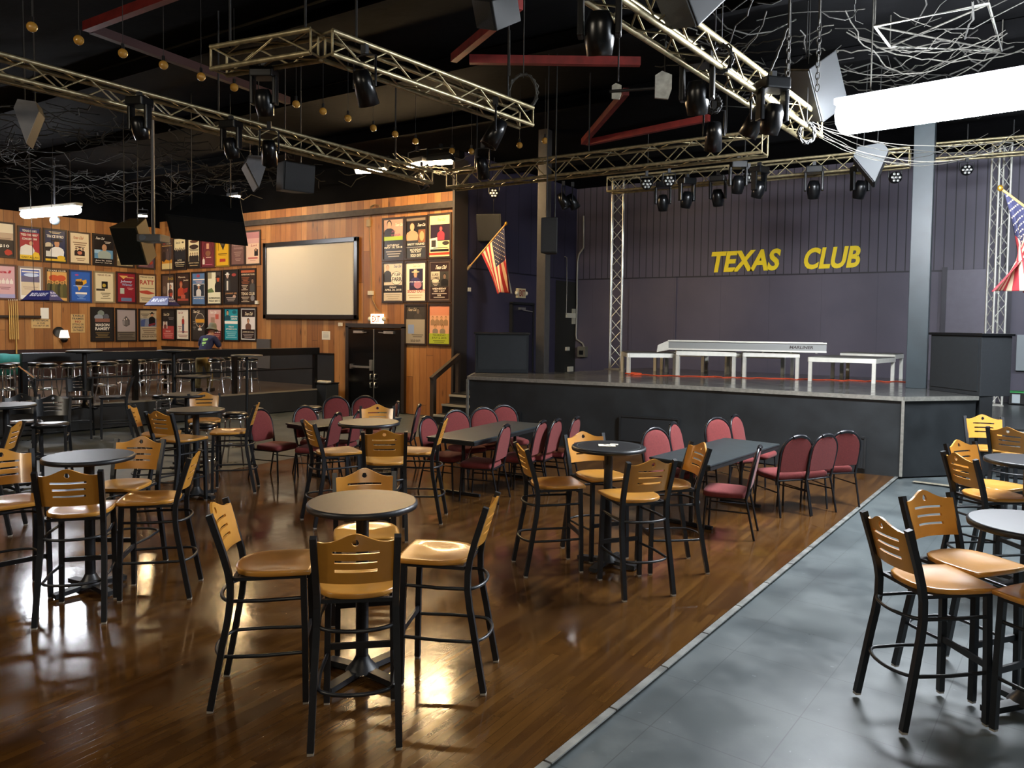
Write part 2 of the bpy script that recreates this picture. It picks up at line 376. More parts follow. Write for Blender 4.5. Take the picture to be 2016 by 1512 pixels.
steps('stage_steps', -10.1, -9.15, [12.62, 12.9, 13.16], [.2, .4, .585], 'black steps with pale nosings beside the left end of the stage')
steps('side_steps', .0, 1.6, [13.15, 13.55, 13.95], [.2, .4, .585], 'black steps with pale nosings past the right end of the stage')

# dark band and upper trim on the end wall
m = MB(); m.bar((-20.5, YW - .06, 4.80), (XA + .02, YW - .06, 4.80), .12, .14, mat('dark_duct', '#3a3128', .6, noise=.3)); struct(m.build('trim_2'))
m = MB(); m.box((XA + .03, YW + .02, 2.9), (.06, .5, 5.8), mat('end_board', '#2a2420', .6)); struct(m.build('trim_3'))
m = MB(); m.box((-18, YW - .012, .9), (7.6, .024, .82), blk); m.box((-18, YW - .02, 1.32), (7.6, .04, .04), blk2); struct(m.build('trim_4'))
m = MB(); m.box((XL + .012, 8.5, .9), (.024, 10.3, .82), mat('dark_red_wainscot', '#2a1512', .6)); struct(m.build('trim_5'))
m = MB(); m.box((XL + .06, YW - .06, 2.7), (.12, .12, 4.4), mat('corner_post', '#a8733a', .5, noise=.2, scale=4)); struct(m.build('trim_6'))

# columns holding the roof
def column(x, y, w, z0, m_):
    b = MB(); b.box((x, y, (z0 + ZC) / 2), (w, w, ZC - z0), m_); o = b.build('column', bevel=.008); struct(o); return o
column(-7.76, 13.16, .2, ZS, mat('dark_column_paint', '#3b3836', .5, noise=.15))
column(-1.16, 14.2, .3, ZS, mat('grey_column_paint', '#2b353a', .42, noise=.15, scale=3))
column(.72, 12.55, .22, 0, steelp)

# panels, door frames on the purple walls
def door_leaf(): pass
t = thing('door_1', 'dark purple stage door with an orange notice and closer', 'door', (XA + .05, 16.35, ZR)); t['kind'] = 'structure'
dm = mat('dark_purple_door', '#1f1c2c', .45)
b = MB(); b.box((0, 0, 1.0), (.05, .92, 2.0), dm); b.build('door_leaf', t)
b = MB()
for y in (-.5, .5): b.box((.0, y, 1.02), (.09, .06, 2.06), blk)
b.box((0, 0, 2.06), (.09, 1.06, .06), blk); b.build('door_frame', t)
b = MB(); b.box((.05, -.1, 1.93), (.07, .26, .06), alu); b.bar((.06, -.1, 1.9), (.12, .3, 1.86), .02, .02, alu); b.build('door_closer', t)
b = MB(); b.box((.03, .05, 1.15), (.008, .42, .1), mat('orange_notice', '#d8432a', .5)); b.build('notice_plate', t)
t = thing('door_2', 'plain purple panelled door in the stage wall right of the grey column', 'door', (-.5, YB - .04, ZR)); t['kind'] = 'structure'
b = MB(); b.box((0, 0, 1.42), (1.1, .05, 2.84), mat('purple_door', '#625d6b', .5, noise=.06)); b.build('door_leaf', t)
b = MB()
for x in (-.6, .6): b.box((x, 0, 1.45), (.1, .08, 2.9), mat('purple_frame', '#23202e', .5))
b.build('door_frame', t)
b = MB(); b.box((-7.95, YB - .02, 2.06), (1.35, .04, 2.75), purple); struct(b.build('trim_7'))
for k, (x, z) in enumerate(((-9.85, 3.43), (-1.9, 3.43))):
    pass

# double door under the exit sign
t = thing('door_3', 'black double doors with chrome push bars in the wooden wall', 'door', (-12.77, YW - .03, 0)); t['kind'] = 'structure'
gl = mat('black_door_gloss', '#0b0b0d', .2, noise=.1)
for s in (-1, 1):
    b = MB(); b.box((s * .425, -.02, .99), (.84, .05, 1.96), gl); lf = b.build('door_leaf', t)
    b = MB(); b.box((s * .5, -.07, 1.9), (.3, .05, .06), alu); b.bar((s * .5, -.09, 1.88), (s * .2, -.1, 1.9), .02, .02, alu); b.build('door_closer', lf)
b = MB(); b.bar((-.72, -.11, 1.05), (-.08, -.11, 1.05), .03, .05, alu); b.box((-.72, -.07, 1.05), (.06, .08, .12), alu); b.box((-.06, -.07, 1.1), (.07, .08, .26), alu); b.build('push_bar', t)
for s in (-1, 1):
    for z in (.62, .82):
        b = MB(); b.tube([(s * .07, -.045, z - .06), (s * .07, -.1, z - .06), (s * .07, -.1, z + .06), (s * .07, -.045, z + .06)], .014, alu, 8); b.build('door_handle', t)
b = MB(); b.box((0, -.05, 1.0), (.02, .02, 1.95), alu); b.build('meeting_strip', t)
b = MB()
for s in (-1, 1): b.box((s * .91, 0, 1.02), (.1, .1, 2.04), mat('dark_jamb', '#241a14', .5))
b.box((0, 0, 2.06), (1.92, .1, .1), mat('dark_jamb', '#241a14', .5)); b.build('door_frame', t)

# ------------------------------------------------------------------ stage
ST = [(-8.27, 11.33), (-4.0, 12.02), (-1.15, 12.14), (-.26, 13.06), (-.99, 13.9), (-.9, 14.6), (-1.1, 16.6), (-6.85, 16.5), (-7.5, 13.6), (-8.3, 13.42), (-9.12, 12.75), (-8.76, 12.22)]
t = thing('stage', 'black stage with glossy dark deck and pale metal front edge', 'stage', (-4.5, 13.5, 0))
def loc(p, z): return (p[0] + 4.5, p[1] - 13.5, z)
b = MB(); b.prism([loc(p, 0) for p in ST], ZS - .03, ZS, deck_m); b.build('deck', t)
b = MB(); ins = [(p[0] + (-4.5 - p[0]) * .006, p[1] + (14 - p[1]) * .012) for p in ST]
b.prism([loc(p, 0) for p in ins], .002, ZS - .03, front_m); b.build('fascia', t)
b = MB()
for i in (0, 1, 2, 11):
    p, q = ST[i], ST[(i + 1) % 12]; b.bar(loc(p, ZS - .028), loc(q, ZS - .028), .035, .06, mat('pale_edge_metal', '#b5b3aa', .3, metal=.7, noise=.2, scale=20))
b.build('edge_trim', t)
for i in (0, 2):
    p = ST[i]; b = MB(); b.bar(loc((p[0], p[1] - .012), .02), loc((p[0], p[1] - .012), ZS - .05), .04, .04, mat('pale_edge_metal', '#b5b3aa', .3)); b.build('corner_post', t)
def hatch(x0, y0, x1, y1, grow=0):
    p, q = Z(x0, 900), Z(x1, 900)
    def on(px, py, Yg):
        # the front face runs between its corner points
        for (a, c) in ((ST[0], ST[1]), (ST[1], ST[2])):
            n = Vector((c[1] - a[1], -(c[0] - a[0]), 0)); d = ray(px, py); tt = (Vector((a[0], a[1], 0)) - EYE).dot(n) / d.dot(n); P = EYE + d * tt
            if a[0] - .05 <= P.x <= c[0] + .05: return P
        return P
    a, c = on(x0, y0, 0), on(x1, y1, 0); d = Vector((c.x - a.x, c.y - a.y, 0)).normalized(); nn = Vector((d.y, -d.x, 0)); w = (Vector((c.x - a.x, c.y - a.y, 0))).length
    mid = (a + c) / 2; h = a.z - c.z; R = Matrix.Translation(Vector((mid.x + 4.5, mid.y - 13.5, (a.z + c.z) / 2)) + nn * .02) @ Matrix.Rotation(math.atan2(d.y, d.x), 4, 'Z')
    bb = MB(); bb.box((0, 0, 0), (w, .02, h), mat('hatch_paint', '#202326', .45), R)
    for s in (-1, 1): bb.box((s * w / 2, -.012, 0), (.03, .03, h), blk, R)
    bb.box((0, -.012, h / 2), (w, .03, .03), blk, R); bb.build('hatch', t)
hatch(1222, 818, 1336, 875); hatch(970, 808, 1024, 848); hatch(1694, 860, 1702, 922)
# wing cabinets
def wing(name, a, c, depth, z0, z1, label):
    a, c = Vector((*a, 0)), Vector((*c, 0)); d = (c - a).normalized(); n = Vector((-d.y, d.x, 0)); w = (c - a).length; mid = (a + c) / 2 + n * depth / 2
    t = thing(name, label, 'cabinet', (mid.x, mid.y, z0), math.atan2(d.y, d.x)); h = z1 - z0; cm = mat('blue_black_carpet', '#14181c', .8, noise=.2, scale=30)
    b = MB(); b.box((0, 0, h / 2 - .02), (w, depth, h - .04), cm); b.build('body', t, bevel=.01)
    b = MB(); b.box((0, 0, h - .02), (w + .06, depth + .05, .04), blk2); b.build('lid', t, bevel=.006)
    b = MB(); b.box((0, -depth / 2 - .004, h / 2), (w - .1, .012, h - .14), mat('cabinet_front', '#171c20', .7, noise=.15, scale=12)); b.build('front_panel', t)
wing('wing_cabinet', (-8.76, 12.24), (-7.9, 12.86), .55, ZS + .002, 1.97, 'blue black cabinet at the left end of the stage before the thin column')
wing('wing_cabinet', (-.95, 13.86), (-.24, 13.05), .5, ZS - .001, 2.09, 'black cabinet at the right end of the stage before the grey column')
t = thing('wing_support', 'black plinth under the cabinet past the right stage edge', 'plinth', (-.1, 13.3, 0))
b = MB(); b.prism([(-.14, -.22), (.02, -.1), (-.05, .12), (-.32, .35)], 0, ZS - .003, blk); b.build('body', t)

# painted name on the stage wall
wl = thing('wall_lettering', 'yellow slanted block letters across the dark purple stage wall', 'lettering', (0, 0, 0))
yl = mat('yellow_sign_paint', '#ffe01c', .5)
p0, p1 = YP(1392, 538, YB - .02), YP(1693, 527, YB - .02); U, V, W = Vector((1, 0, 0)), Vector((0, 0, 1)), Vector((0, -1, 0))
def word(txt, xa, ya, xb, yb, hpx):
    a, c = YP(xa, ya, YB - .015), YP(xb, yb, YB - .015); h = (YP(xa, ya - hpx, YB - .015) - a).length
    O = (a + c) / 2; up = (c - a).normalized()
    b = MB(); put_text(b, txt, O, up, V, W, h, yl, width=(c - a).length * .94, bold=.035, shear=.16, extrude=.012); b.build('painted_word', wl)
word('TEXAS', 1391, 537.5, 1536, 532, 41); word('CLUB', 1576, 531, 1694, 526.5, 42)
# ------------------------------------------------------------------ bar stools
def slat_panel():
    """the curved back: a sheet of cells with three slots and a round hole; returns front faces' grid and the open edges"""
    def top(x): k = x / .178; return .225 + .05 * math.exp(-(k / .46) ** 2) - .005 * math.exp(-((abs(k) - .8) / .14) ** 2)
    xs = [-.188, -.17, -.15, -.13, -.116, -.105, -.085, -.065, -.045, -.03]; xs = xs + [-.015, 0, .015] + [-x for x in xs[::-1]]
    zs = [0, .03, .0645, .0795, .1145, .1295, .1645, .1795, .197]
    V, F, ix = [], [], {}
    def vert(x, z):
        k = (round(x, 5), round(z, 5))
        if k not in ix: ix[k] = len(V); V.append((x, z))
        return ix[k]
    def sx(x, z): return x * (1.045 - .06 * (1 - z / .23)) if abs(x) > .12 else x
    nx = len(xs)
    for a in range(nx - 1):
        for b in range(len(zs)):
            xa, xb, za = xs[a], xs[a + 1], zs[b]
            if b < len(zs) - 1:
                zb = zs[b + 1]; half = {2: .106, 4: .106, 6: .117}.get(b)
                if half and abs(xa) < half and abs(xb) < half: continue
                q = [(xa, za), (xb, za), (xb, zb), (xa, zb)]
            else:
                if abs(xa) <= .0301 and abs(xb) <= .0301: continue
                q = [(xa, za), (xb, za), (xb, top(xb)), (xa, top(xa))]
            F.append([vert(*p) for p in q])
    # collar round the hole between x -.03 and .03
    bd = [(.03, .197), (.03, top(.03)), (.015, top(.015)), (0, top(0)), (-.015, top(-.015)), (-.03, top(-.03)), (-.03, .197), (-.015, .197), (0, .197), (.015, .197)]
    bd = bd[:1] + [(.03, .222)] + bd[1:6] + [(-.03, .222)] + bd[6:]
    hc = (0, .2275); n = len(bd); hole = []
    for p in bd: a = math.atan2(p[1] - hc[1], p[0] - hc[0]); hole.append((hc[0] + .0185 * math.cos(a), hc[1] + .0185 * math.sin(a)))
    for i in range(n): k = (i + 1) % n; F.append([vert(*bd[i]), vert(*bd[k]), vert(*hole[k]), vert(*hole[i])])
    V2 = [(sx(x, z), z) for x, z in V]
    cnt = {}
    for f in F:
        for i in range(4): e = (f[i], f[(i + 1) % 4]); cnt[tuple(sorted(e))] = cnt.get(tuple(sorted(e)), 0) + 1
    rim = [(f[i], f[(i + 1) % 4]) for f in F for i in range(4) if cnt[tuple(sorted((f[i], f[(i + 1) % 4])))] == 1]
    return V2, F, rim
PANEL = slat_panel()
def make_stool(wood=True):
    t = thing('bar_stool', '', '')
    sm, pm, fm = (mapleS, maple, blkm) if wood else (vinyl, blk2, blkm)
    # seat: pointed front corners, round back, dished
    pts = [(-.205, .205), (-.1, .212), (0, .214), (.1, .212), (.205, .205), (.212, .1), (.214, 0), (.208, -.07), (.185, -.14), (.14, -.19), (.075, -.215), (0, -.222), (-.075, -.215), (-.14, -.19), (-.185, -.14), (-.208, -.07), (-.214, 0), (-.212, .1)]
    n = len(pts); vs, fs = [], []; rings = [1.0, .985, .93, .84, .68, .5, .3, .12]
    def zt(k): return .762 - .017 * max(0, 1 - (k / .86) ** 2) ** 1.2 if k < .9 else .762 - (.004 if k > .995 else 0)
    vs += [(p[0] * .985, p[1] * .985, .735) for p in pts]; vs += [(p[0], p[1], .741) for p in pts]
    for r in rings: vs += [(p[0] * r, p[1] * r - .012 * (1 - r), zt(r)) for p in pts]
    vs.append((0, -.012, zt(0))); L = len(rings) + 2
    for i in range(L - 1):
        for k in range(n): fs.append((i * n + k, i * n + (k + 1) % n, (i + 1) * n + (k + 1) % n, (i + 1) * n + k))
    for k in range(n): fs.append(((L - 1) * n + k, (L - 1) * n + (k + 1) % n, L * n))
    b = MB(); b.add(vs, fs, sm, True); b.add(vs[:n], [tuple(range(n))], sm); b.build('seat', t)
    # backrest: curved slatted panel leaning with the posts
    V2, F2, rim = PANEL
    def bend(x, z, y): zz = .835 + z; return (x, -.222 - .30 * (zz - .80) - .045 * (1 - (x / .2) ** 2) + y, zz)
    b = MB(); fr_, bk_ = [bend(x, z, .007) for x, z in V2], [bend(x, z, -.007) for x, z in V2]
    b.add(fr_, F2, pm, True); b.add(bk_, [f[::-1] for f in F2], pm, True); nv = len(V2); b.add(fr_ + bk_, [(a, c, c + nv, a + nv) for a, c in rim], pm); b.build('backrest', t)
    for s in (-1, 1):
        b = MB(); b.tube([(s * .175, .165, .735), (s * .18, .175, .4), (s * .185, .18, .012)], .0165, fm, sq=True); lg = b.build('leg', t)
        c = MB(); c.box((s * .185, .18, .006), (.03, .03, .012), rubber); c.build('foot_cap', lg)
        pl = [(.205, -.328, 1.088), (.2035, -.30, 1.0), (.20, -.262, .88), (.197, -.235, .78), (.196, -.222, .70), (.198, -.222, .6), (.202, -.235, .5), (.207, -.258, .38), (.212, -.29, .2), (.217, -.325, .012)]
        b = MB(); b.tube([(s * p[0], p[1], p[2]) for p in pl], .0170, fm, sq=True); lg = b.build('back_leg', t)
        c = MB(); c.box((s * .217, -.325, .006), (.032, .032, .012), rubber); c.build('foot_cap', lg)
    for z, rb in ((.60, .0), (.29, .03)):
        b = MB(); arc = [(.18, .165, z), (.198, -.05, z), (.19, -.2 - rb, z)]
        for i in range(1, 12):
            a = PI * i / 12; arc.append((.19 * math.cos(a), -.2 - rb - .10 * math.sin(a), z))
        arc += [(-.19, -.2 - rb, z), (-.198, -.05, z), (-.18, .165, z)]
        b.tube(arc, .0105, fm, 7); b.build('foot_ring', t)
    b = MB(); b.bar((-.18, .172, .33), (.18, .172, .33), .016, .035, fm); b.build('footrest_bar', t)
    b = MB(); b.bar((-.175, .16, .724), (.175, .16, .724), .022, .02, fm); b.bar((-.19, -.2, .724), (.19, -.2, .724), .022, .02, fm)
    for s in (-1, 1): b.bar((s * .18, .16, .724), (s * .19, -.2, .724), .022, .02, fm)
    b.build('seat_frame', t); return t

# ------------------------------------------------------------------ bar tables
def make_table(r=.33, h=1.07, style='plain'):
    t = thing('bar_table', '', '')
    tops = {'plain': mat('taupe_laminate', '#5f574c', .3, noise=.06, scale=40), 'dark': mat('charcoal_laminate', '#3a3a40', .22, noise=.08, scale=30), 'brown': mat('brown_laminate', '#54403a', .3, noise=.1, scale=30),
            'ring': mat('black_laminate', '#1e2223', .22)}
    b = MB(); b.lathe([(.0001, h - .006), (r - .012, h - .006), (r - .012, h), (.0001, h)], tops[style], 48, smooth=False)
    if style == 'ring': b.lathe([(r - .045, h + .0005), (r - .05, h + .0012), (r - .055, h + .0005)], mat('pale_ring_inlay', '#8f9894', .4), 48)
    b.build('table_top', t)
    b = MB(); b.lathe([(r - .014, h - .036), (r - .004, h - .034), (r, h - .018), (r - .003, h - .004), (r - .013, h + .001)], blkm, 48)
    b.lathe([(.0001, h - .036), (r - .014, h - .036), (r - .014, h - .007), (.0001, h - .007)], blkm, 48, smooth=False); b.build('edge_band', t)
    b = MB(); b.cyl((0, 0, .05), (0, 0, h - .05), .038, blkm, 16); b.lathe([(.1, .045), (.06, .09), (.04, .13)], blkm, 16); b.build('column', t)
    b = MB()
    for a in (0, PI / 2): b.bar((-.16 * math.cos(a), -.16 * math.sin(a), h - .045), (.16 * math.cos(a), .16 * math.sin(a), h - .045), .04, .018, blkm)
    b.build('spider', t)
    b = MB()
    for k in range(4):
        a = PI / 2 * k; d = Vector((math.cos(a), math.sin(a), 0)); b.bar(d * .02 + Vector((0, 0, .045)), d * .28 + Vector((0, 0, .027)), .065, .034, blkm); b.cyl(d * .25 + Vector((0, 0, 0)), d * .25 + Vector((0, 0, .02)), .02, blkm, 10)
    b.build('base', t); return t

# ------------------------------------------------------------------ banquet chairs
def make_banquet():
    t = thing('banquet_chair', '', '')
    fr = mat('chair_frame_black', '#15161a', .3)
    def cush(cx, cy, z0, w, d, h, rx):
        pass
    n = 28; vs, fs = [], []
    def ol(k):
        a = 2 * PI * k / n; c, s_ = math.cos(a), math.sin(a); e = .36; return (math.copysign(abs(c) ** e, c), math.copysign(abs(s_) ** e, s_))
    prof = [(.93, .405), (.99, .415), (1.0, .435), (.985, .455), (.93, .468), (.8, .476), (.55, .482), (.25, .485)]
    for r, z in prof:
        for k in range(n):
            x, y = ol(k); vs.append((x * .222 * r * (1 - .06 * (1 - y) / 2), .02 + y * .215 * r, z))
    vs.append((0, .02, .486)); L = len(prof)
    for i in range(L - 1):
        for k in range(n): fs.append((i * n + k, i * n + (k + 1) % n, (i + 1) * n + (k + 1) % n, (i + 1) * n + k))
    for k in range(n): fs.append(((L - 1) * n + k, (L - 1) * n + (k + 1) % n, L * n))
    b = MB(); b.add(vs, fs, burg, True); b.add(vs[:n], [tuple(range(n))], burg); b.build('seat', t)
    # back: arched panel
    def yl(z): return -.215 - .20 * (z - .47)
    N_ = 32; hoop = []
    for i in range(N_ + 1):
        a = PI * i / N_; hoop.append((.208 * math.cos(a), .70 + .215 * math.sin(a) ** .9))
    prof2 = [(.97, -.016), (1, -.008), (1, .008), (.97, .018), (.8, .026), (.5, .030)]
    out = [(.196, .505)] + [(.2, .56), (.203, .63)] + [(p[0] * .965, .70 + (p[1] - .70) * .965) for p in hoop] + [(-.203, .63), (-.2, .56), (-.196, .505), (-.1, .5), (0, .498), (.1, .5)]
    m_ = len(out); vs, fs = [], []
    for r, dy in prof2:
        for x, z in out: zz = .70 + (z - .70) * r; vs.append((x * r, yl(zz) + dy, zz))
    vs.append((0, yl(.7) + .031, .70)); k0 = len(prof2)
    for i in range(k0 - 1):
        for k in range(m_): fs.append((i * m_ + k, i * m_ + (k + 1) % m_, (i + 1) * m_ + (k + 1) % m_, (i + 1) * m_ + k))
    for k in range(m_): fs.append(((k0 - 1) * m_ + k, (k0 - 1) * m_ + (k + 1) % m_, k0 * m_))
    b = MB(); b.add(vs, fs, burg, True); b.add(vs[:m_], [tuple(range(m_))], burg); b.build('backrest', t)
    b = MB(); b.tube([(.2, yl(.40) + .0, .40)] + [(.208, yl(.55), .55)] + [(p[0] * 1.03, yl(p[1]), .70 + (p[1] - .70) * 1.03) for p in hoop] + [(-.208, yl(.55), .55), (-.2, yl(.40), .40)], .0155, fr, 8); b.build('back_frame', t)
    b = MB(); gr = [(p[0] * 1.02, yl(p[1]) - .004, .70 + (p[1] - .70) * 1.025) for p in hoop if abs(p[0]) < .085]; b.tube(gr, .024, fr, 8); b.build('grip', t)
    for s in (-1, 1):
        b = MB(); b.tube([(s * .185, .19, .40), (s * .195, .205, .2), (s * .2, .215, .0)], .0115, fr, 8); b.build('leg', t)
        b = MB(); b.tube([(s * .2, yl(.40), .40), (s * .203, -.225, .3), (s * .212, -.29, .0)], .0115, fr, 8); b.build('back_leg', t)
        b = MB(); b.tube([(s * .19, .198, .27), (s * .204, -.24, .27)], .008, fr, 7); b.build('stretcher', t)
    b = MB(); b.tube([(-.185, .19, .40), (.185, .19, .40)], .011, fr, 8); b.tube([(-.2, -.2, .40), (.2, -.2, .40)], .011, fr, 8)
    for s in (-1, 1): b.tube([(s * .185, .19, .40), (s * .2, -.2, .40)], .011, fr, 8)
    b.build('seat_frame', t); return t

def make_folding(w=.7, l=1.9, h=.74):
    t = thing('folding_table', '', '')
    b = MB(); b.box((0, 0, h - .011), (w, l, .022), mat('table_top_black', '#30373a', .4, noise=.18, scale=9)); b.build('table_top', t, bevel=.006)
    b = MB()
    for s in (-1, 1): b.box((s * (w / 2 - .015), 0, h - .042), (.02, l - .04, .04), blk); b.box((0, s * (l / 2 - .02), h - .042), (w - .05, .02, .04), blk)
    b.build('apron', t)
    for s in (-1, 1):
        b = MB(); y = s * (l / 2 - .3); b.tube([(0, y, .04), (0, y, h - .06)], .022, blkm, 10); b.bar((-w / 2 + .1, y, .02), (w / 2 - .1, y, .02), .04, .03, blkm); b.bar((-.25, y, h - .035), (.25, y, h - .035), .04, .03, blkm)
        b.tube([(0, y, .35), (0, y - s * .3, h - .04)], .009, chrome, 6); b.build('leg', t)
    return t

def make_chrome():
    t = thing('chrome_stool', '', '')
    b = MB(); b.lathe([(.0001, .70), (.165, .70), (.178, .712), (.183, .74), (.178, .765), (.15, .782), (.08, .79), (.0001, .792)], vinyl, 24); b.build('seat', t)
    b = MB(); b.lathe([(.17, .695), (.187, .698), (.187, .722), (.17, .725)], chrome, 24); b.build('seat_band', t)
    for k in range(4):
        a = PI / 4 + PI / 2 * k; d = Vector((math.cos(a), math.sin(a), 0)); q = lambda r, z: d * r + Vector((0, 0, z))
        b = MB(); b.tube([q(.05, .69), q(.12, .69), q(.145, .678), q(.155, .65), q(.165, .42), q(.175, .30), q(.195, .2), q(.235, .0)], .0125, chrome, 8); b.build('leg', t)
    for z, r in ((.29, .172),):
        b = MB(); b.tube([(r * math.cos(2 * PI * i / 24), r * math.sin(2 * PI * i / 24), z) for i in range(24)], .011, chrome, 7, closed=True); b.build('foot_ring', t)
    b = MB(); b.tube([(.158 * math.cos(2 * PI * i / 24), .158 * math.sin(2 * PI * i / 24), .52) for i in range(24)], .006, chrome, 6, closed=True); b.build('leg_ring', t)
    return t

# ------------------------------------------------------------------ placing them
TB = {}
def table(k, x, y, style, label, rz=.4, r=.33, h=1.07):
    TB[k] = Vector((x, y, 0)); place('table_' + style + str(h), lambda: make_table(r, h, style), (x, y, .004 if -9 < x < -1.5 else 0), rz, label, 'table', 'round bar tables')
table('t1', -3.19, 3.31, 'plain', 'round taupe bar table with four stools, nearest on the dance floor', 0)
table('t2', -2.9, 6.1, 'ring', 'round black bar table with a pale ring and paper on top', 0)
table('t3', -6.0, 3.18, 'dark', 'round charcoal bar table with glossy top, among left wooden stools', 0)
table('t4', -5.7, 6.01, 'plain', 'round taupe bar table in front of the long banquet tables', .3)
table('t5', -8.13, 5.59, 'brown', 'round brown bar table among wooden stools near the rail', .1)
_p = Z(12, 796, 1.07)
table('t6', _p.x, _p.y, 'brown', 'round brown bar table at the left edge between black stools', .1)
table('far', -9.95, 6.7, 'brown', 'brown round bar table just behind the one ringed by wooden stools', .1)
table('t7', .19, 5.12, 'dark', 'charcoal round bar table cut by the right edge, near the camera', .78)
table('t8', .23, 7.6, 'dark', 'charcoal round bar table at the right edge, farther from the camera', .78)
table('pl', -13.1, 8.95, 'brown', 'brown round bar table before the rail below the bending person', .3)
def at_table(px, py, k, z=.76):
    p = Z(px, py, z); return p, TB[k] - p
WG = 'wooden bar stools'
def stool(px, py, face, label, seat=True, kind='wood', group=WG, h=0):
    """px, py is the middle of the seat, or of the back panel when seat is False"""
    d = vdir(face + math.degrees(math.atan((px - 1008) / FPX)))
    p = Z(px, py, .76 + h) if seat else Z(px, py, .955 + h) + d * .285
    place('stool_' + kind, lambda: make_stool(kind == 'wood'), (p.x, p.y, h if h else (.004 if -9 < p.x < -1.5 else 0)), rz_of(d), label, 'stool', group)
    return p
stool(707, 1143, 3, 'maple bar stool seen from behind at the nearest round table')
stool(546, 1105, 98, 'maple bar stool left of the nearest round table, side on')
stool(864, 1085, 284, 'maple bar stool right of the nearest round table, side on')
stool(718, 970, 178, 'maple bar stool facing us behind the nearest round table', False)
stool(1243, 973, 332, 'maple bar stool seen from behind at the table with paper')
stool(1095, 949, 73, 'maple bar stool left of the table with paper on it')
stool(1182, 934, 150, 'maple bar stool behind the table with paper, facing us')
stool(1308, 950, 250, 'maple bar stool right of the table with paper, before a folding table')
stool(160, 1000, 14, 'maple bar stool with shining seat before the charcoal table, left side')
stool(297, 978, 284, 'maple bar stool right of the left charcoal table')
stool(240, 953, 207, 'maple bar stool behind the left charcoal table, facing us')
stool(28, 985, 166, 'maple bar stool cut by the left edge, facing us')
stool(24, 860, 288, 'maple bar stool at the left edge below the brown table, back toward us', seat=False)
stool(759, 905, 2, 'maple bar stool seen from behind before the middle taupe table')
stool(665, 887, 70, 'maple bar stool left of the middle taupe table')
stool(816, 886, 280, 'maple bar stool right of the middle taupe table')
stool(743, 822, 180, 'maple bar stool mostly hidden behind the middle taupe table', seat=False)
stool(358, 862, 48, 'maple bar stool turned away on the near side of the brown table')
stool(318, 853, 96, 'maple bar stool edge-on at the left of the brown table')
stool(402, 794, 180, 'maple bar stool facing us behind the brown table', seat=False)
stool(452, 848, 278, 'maple bar stool right of the brown table, facing left')
stool(1846, 1136, 54, 'maple bar stool nearest on the grey floor at right, back toward us')
stool(1912, 1102, 128, 'maple bar stool on the grey floor just behind the nearest right one')
stool(2080, 1176, 300, 'orange maple bar stool corner cut by the right edge')
stool(1957, 972, 53, 'maple bar stool at the farther right table, shown from behind')
stool(1957, 953, 122, 'maple bar stool behind the farther right table, front shown')
stool(1955, 881, 160, 'maple bar stool facing us near the right stage steps')
stool(1988, 868, 20, 'maple bar stool seen from behind beyond the farther right table', seat=False)
BG = 'black bar stools'
stool(157, 757, 182, 'black bar stool facing us before the raised area', False, 'black', BG)
stool(221, 780, 268, 'black bar stool facing left in the shade below the rail', True, 'black', BG)
stool(105, 783, 88, 'black bar stool facing right in the shade below the rail', True, 'black', BG)
stool(100, 834, 185, 'black bar stool with glossy seat behind the left charcoal table', True, 'black', BG)
stool(48, 830, 175, 'black bar stool with glossy seat at the left, under the brown table', True, 'black', BG)

# platform and its floor level
ZP = .5
PA, PB = Vector((-14.08, 13.0, 0)), Vector((-15.45, 3.2, 0))
def plx(y): return PA.x + (PB.x - PA.x) * (PA.y - y) / (PA.y - PB.y)
CG = 'chrome stools on the raised area'
chr_list = [(8, 725, 'chrome stool with black seat at the far left edge beyond the rail'), (25, 732, 'chrome stool second from the left edge, beside the stair rail'), (62, 724, 'chrome stool just right of the stair rail'),
 (93, 727, 'chrome stool nearest the rail with the biggest black seat, left side'), (140, 714, 'chrome stool left of a trio under the no sitting sign'), (160, 718, 'chrome stool in the middle of a trio left of the rail post'),
 (190, 714, 'chrome stool just left of the rail post'), (211, 711, 'chrome stool just right of the rail post, in shade'), (246, 718, 'chrome stool leftmost of the middle cluster behind the rail'),
 (269, 720, 'chrome stool second of the middle cluster behind the rail'), (291, 716, 'chrome stool in the centre of the middle cluster behind the rail'), (313, 709, 'chrome stool at the back of the middle cluster behind the rail'),
 (331, 719, 'chrome stool rightmost of the middle cluster behind the rail'), (366, 709, 'chrome stool just left of the bending person'), (426, 714, 'chrome stool just right of the bending person'),
 (449, 716, 'chrome stool left of the thin tall table pole behind the rail'), (472, 711, 'chrome stool behind the thin tall table pole'), (492, 715, 'chrome stool rightmost behind the rail')]
for px, py, lb in chr_list:
    p = Z(px, py + 2, ZP + .78); u_ = Vector((p.x, p.y, 0)).normalized()
    mg_ = rnd.uniform(.34, 1.5)
    if p.x > plx(p.y) - .34:
        while p.x > plx(p.y) - mg_: p = p + u_ * .05
    place('chrome', make_chrome, (p.x, p.y, ZP), rnd.uniform(0, 1.5), lb, 'stool', CG)
for px, py, lb in [(321, 777, 'chrome stool on the floor before the raised area, left of a round table'), (463, 812, 'chrome stool with black seat on the floor behind the brown table'), (400, 832, 'chrome stool partly hidden under the brown round table'), (612, 800, 'chrome stool on the floor behind the banquet chairs by the bin')]:
    p = Z(px, py, .78); place('chrome', make_chrome, (p.x, p.y, 0), rnd.uniform(0, 1.5), lb, 'stool', 'chrome stools on the main floor')

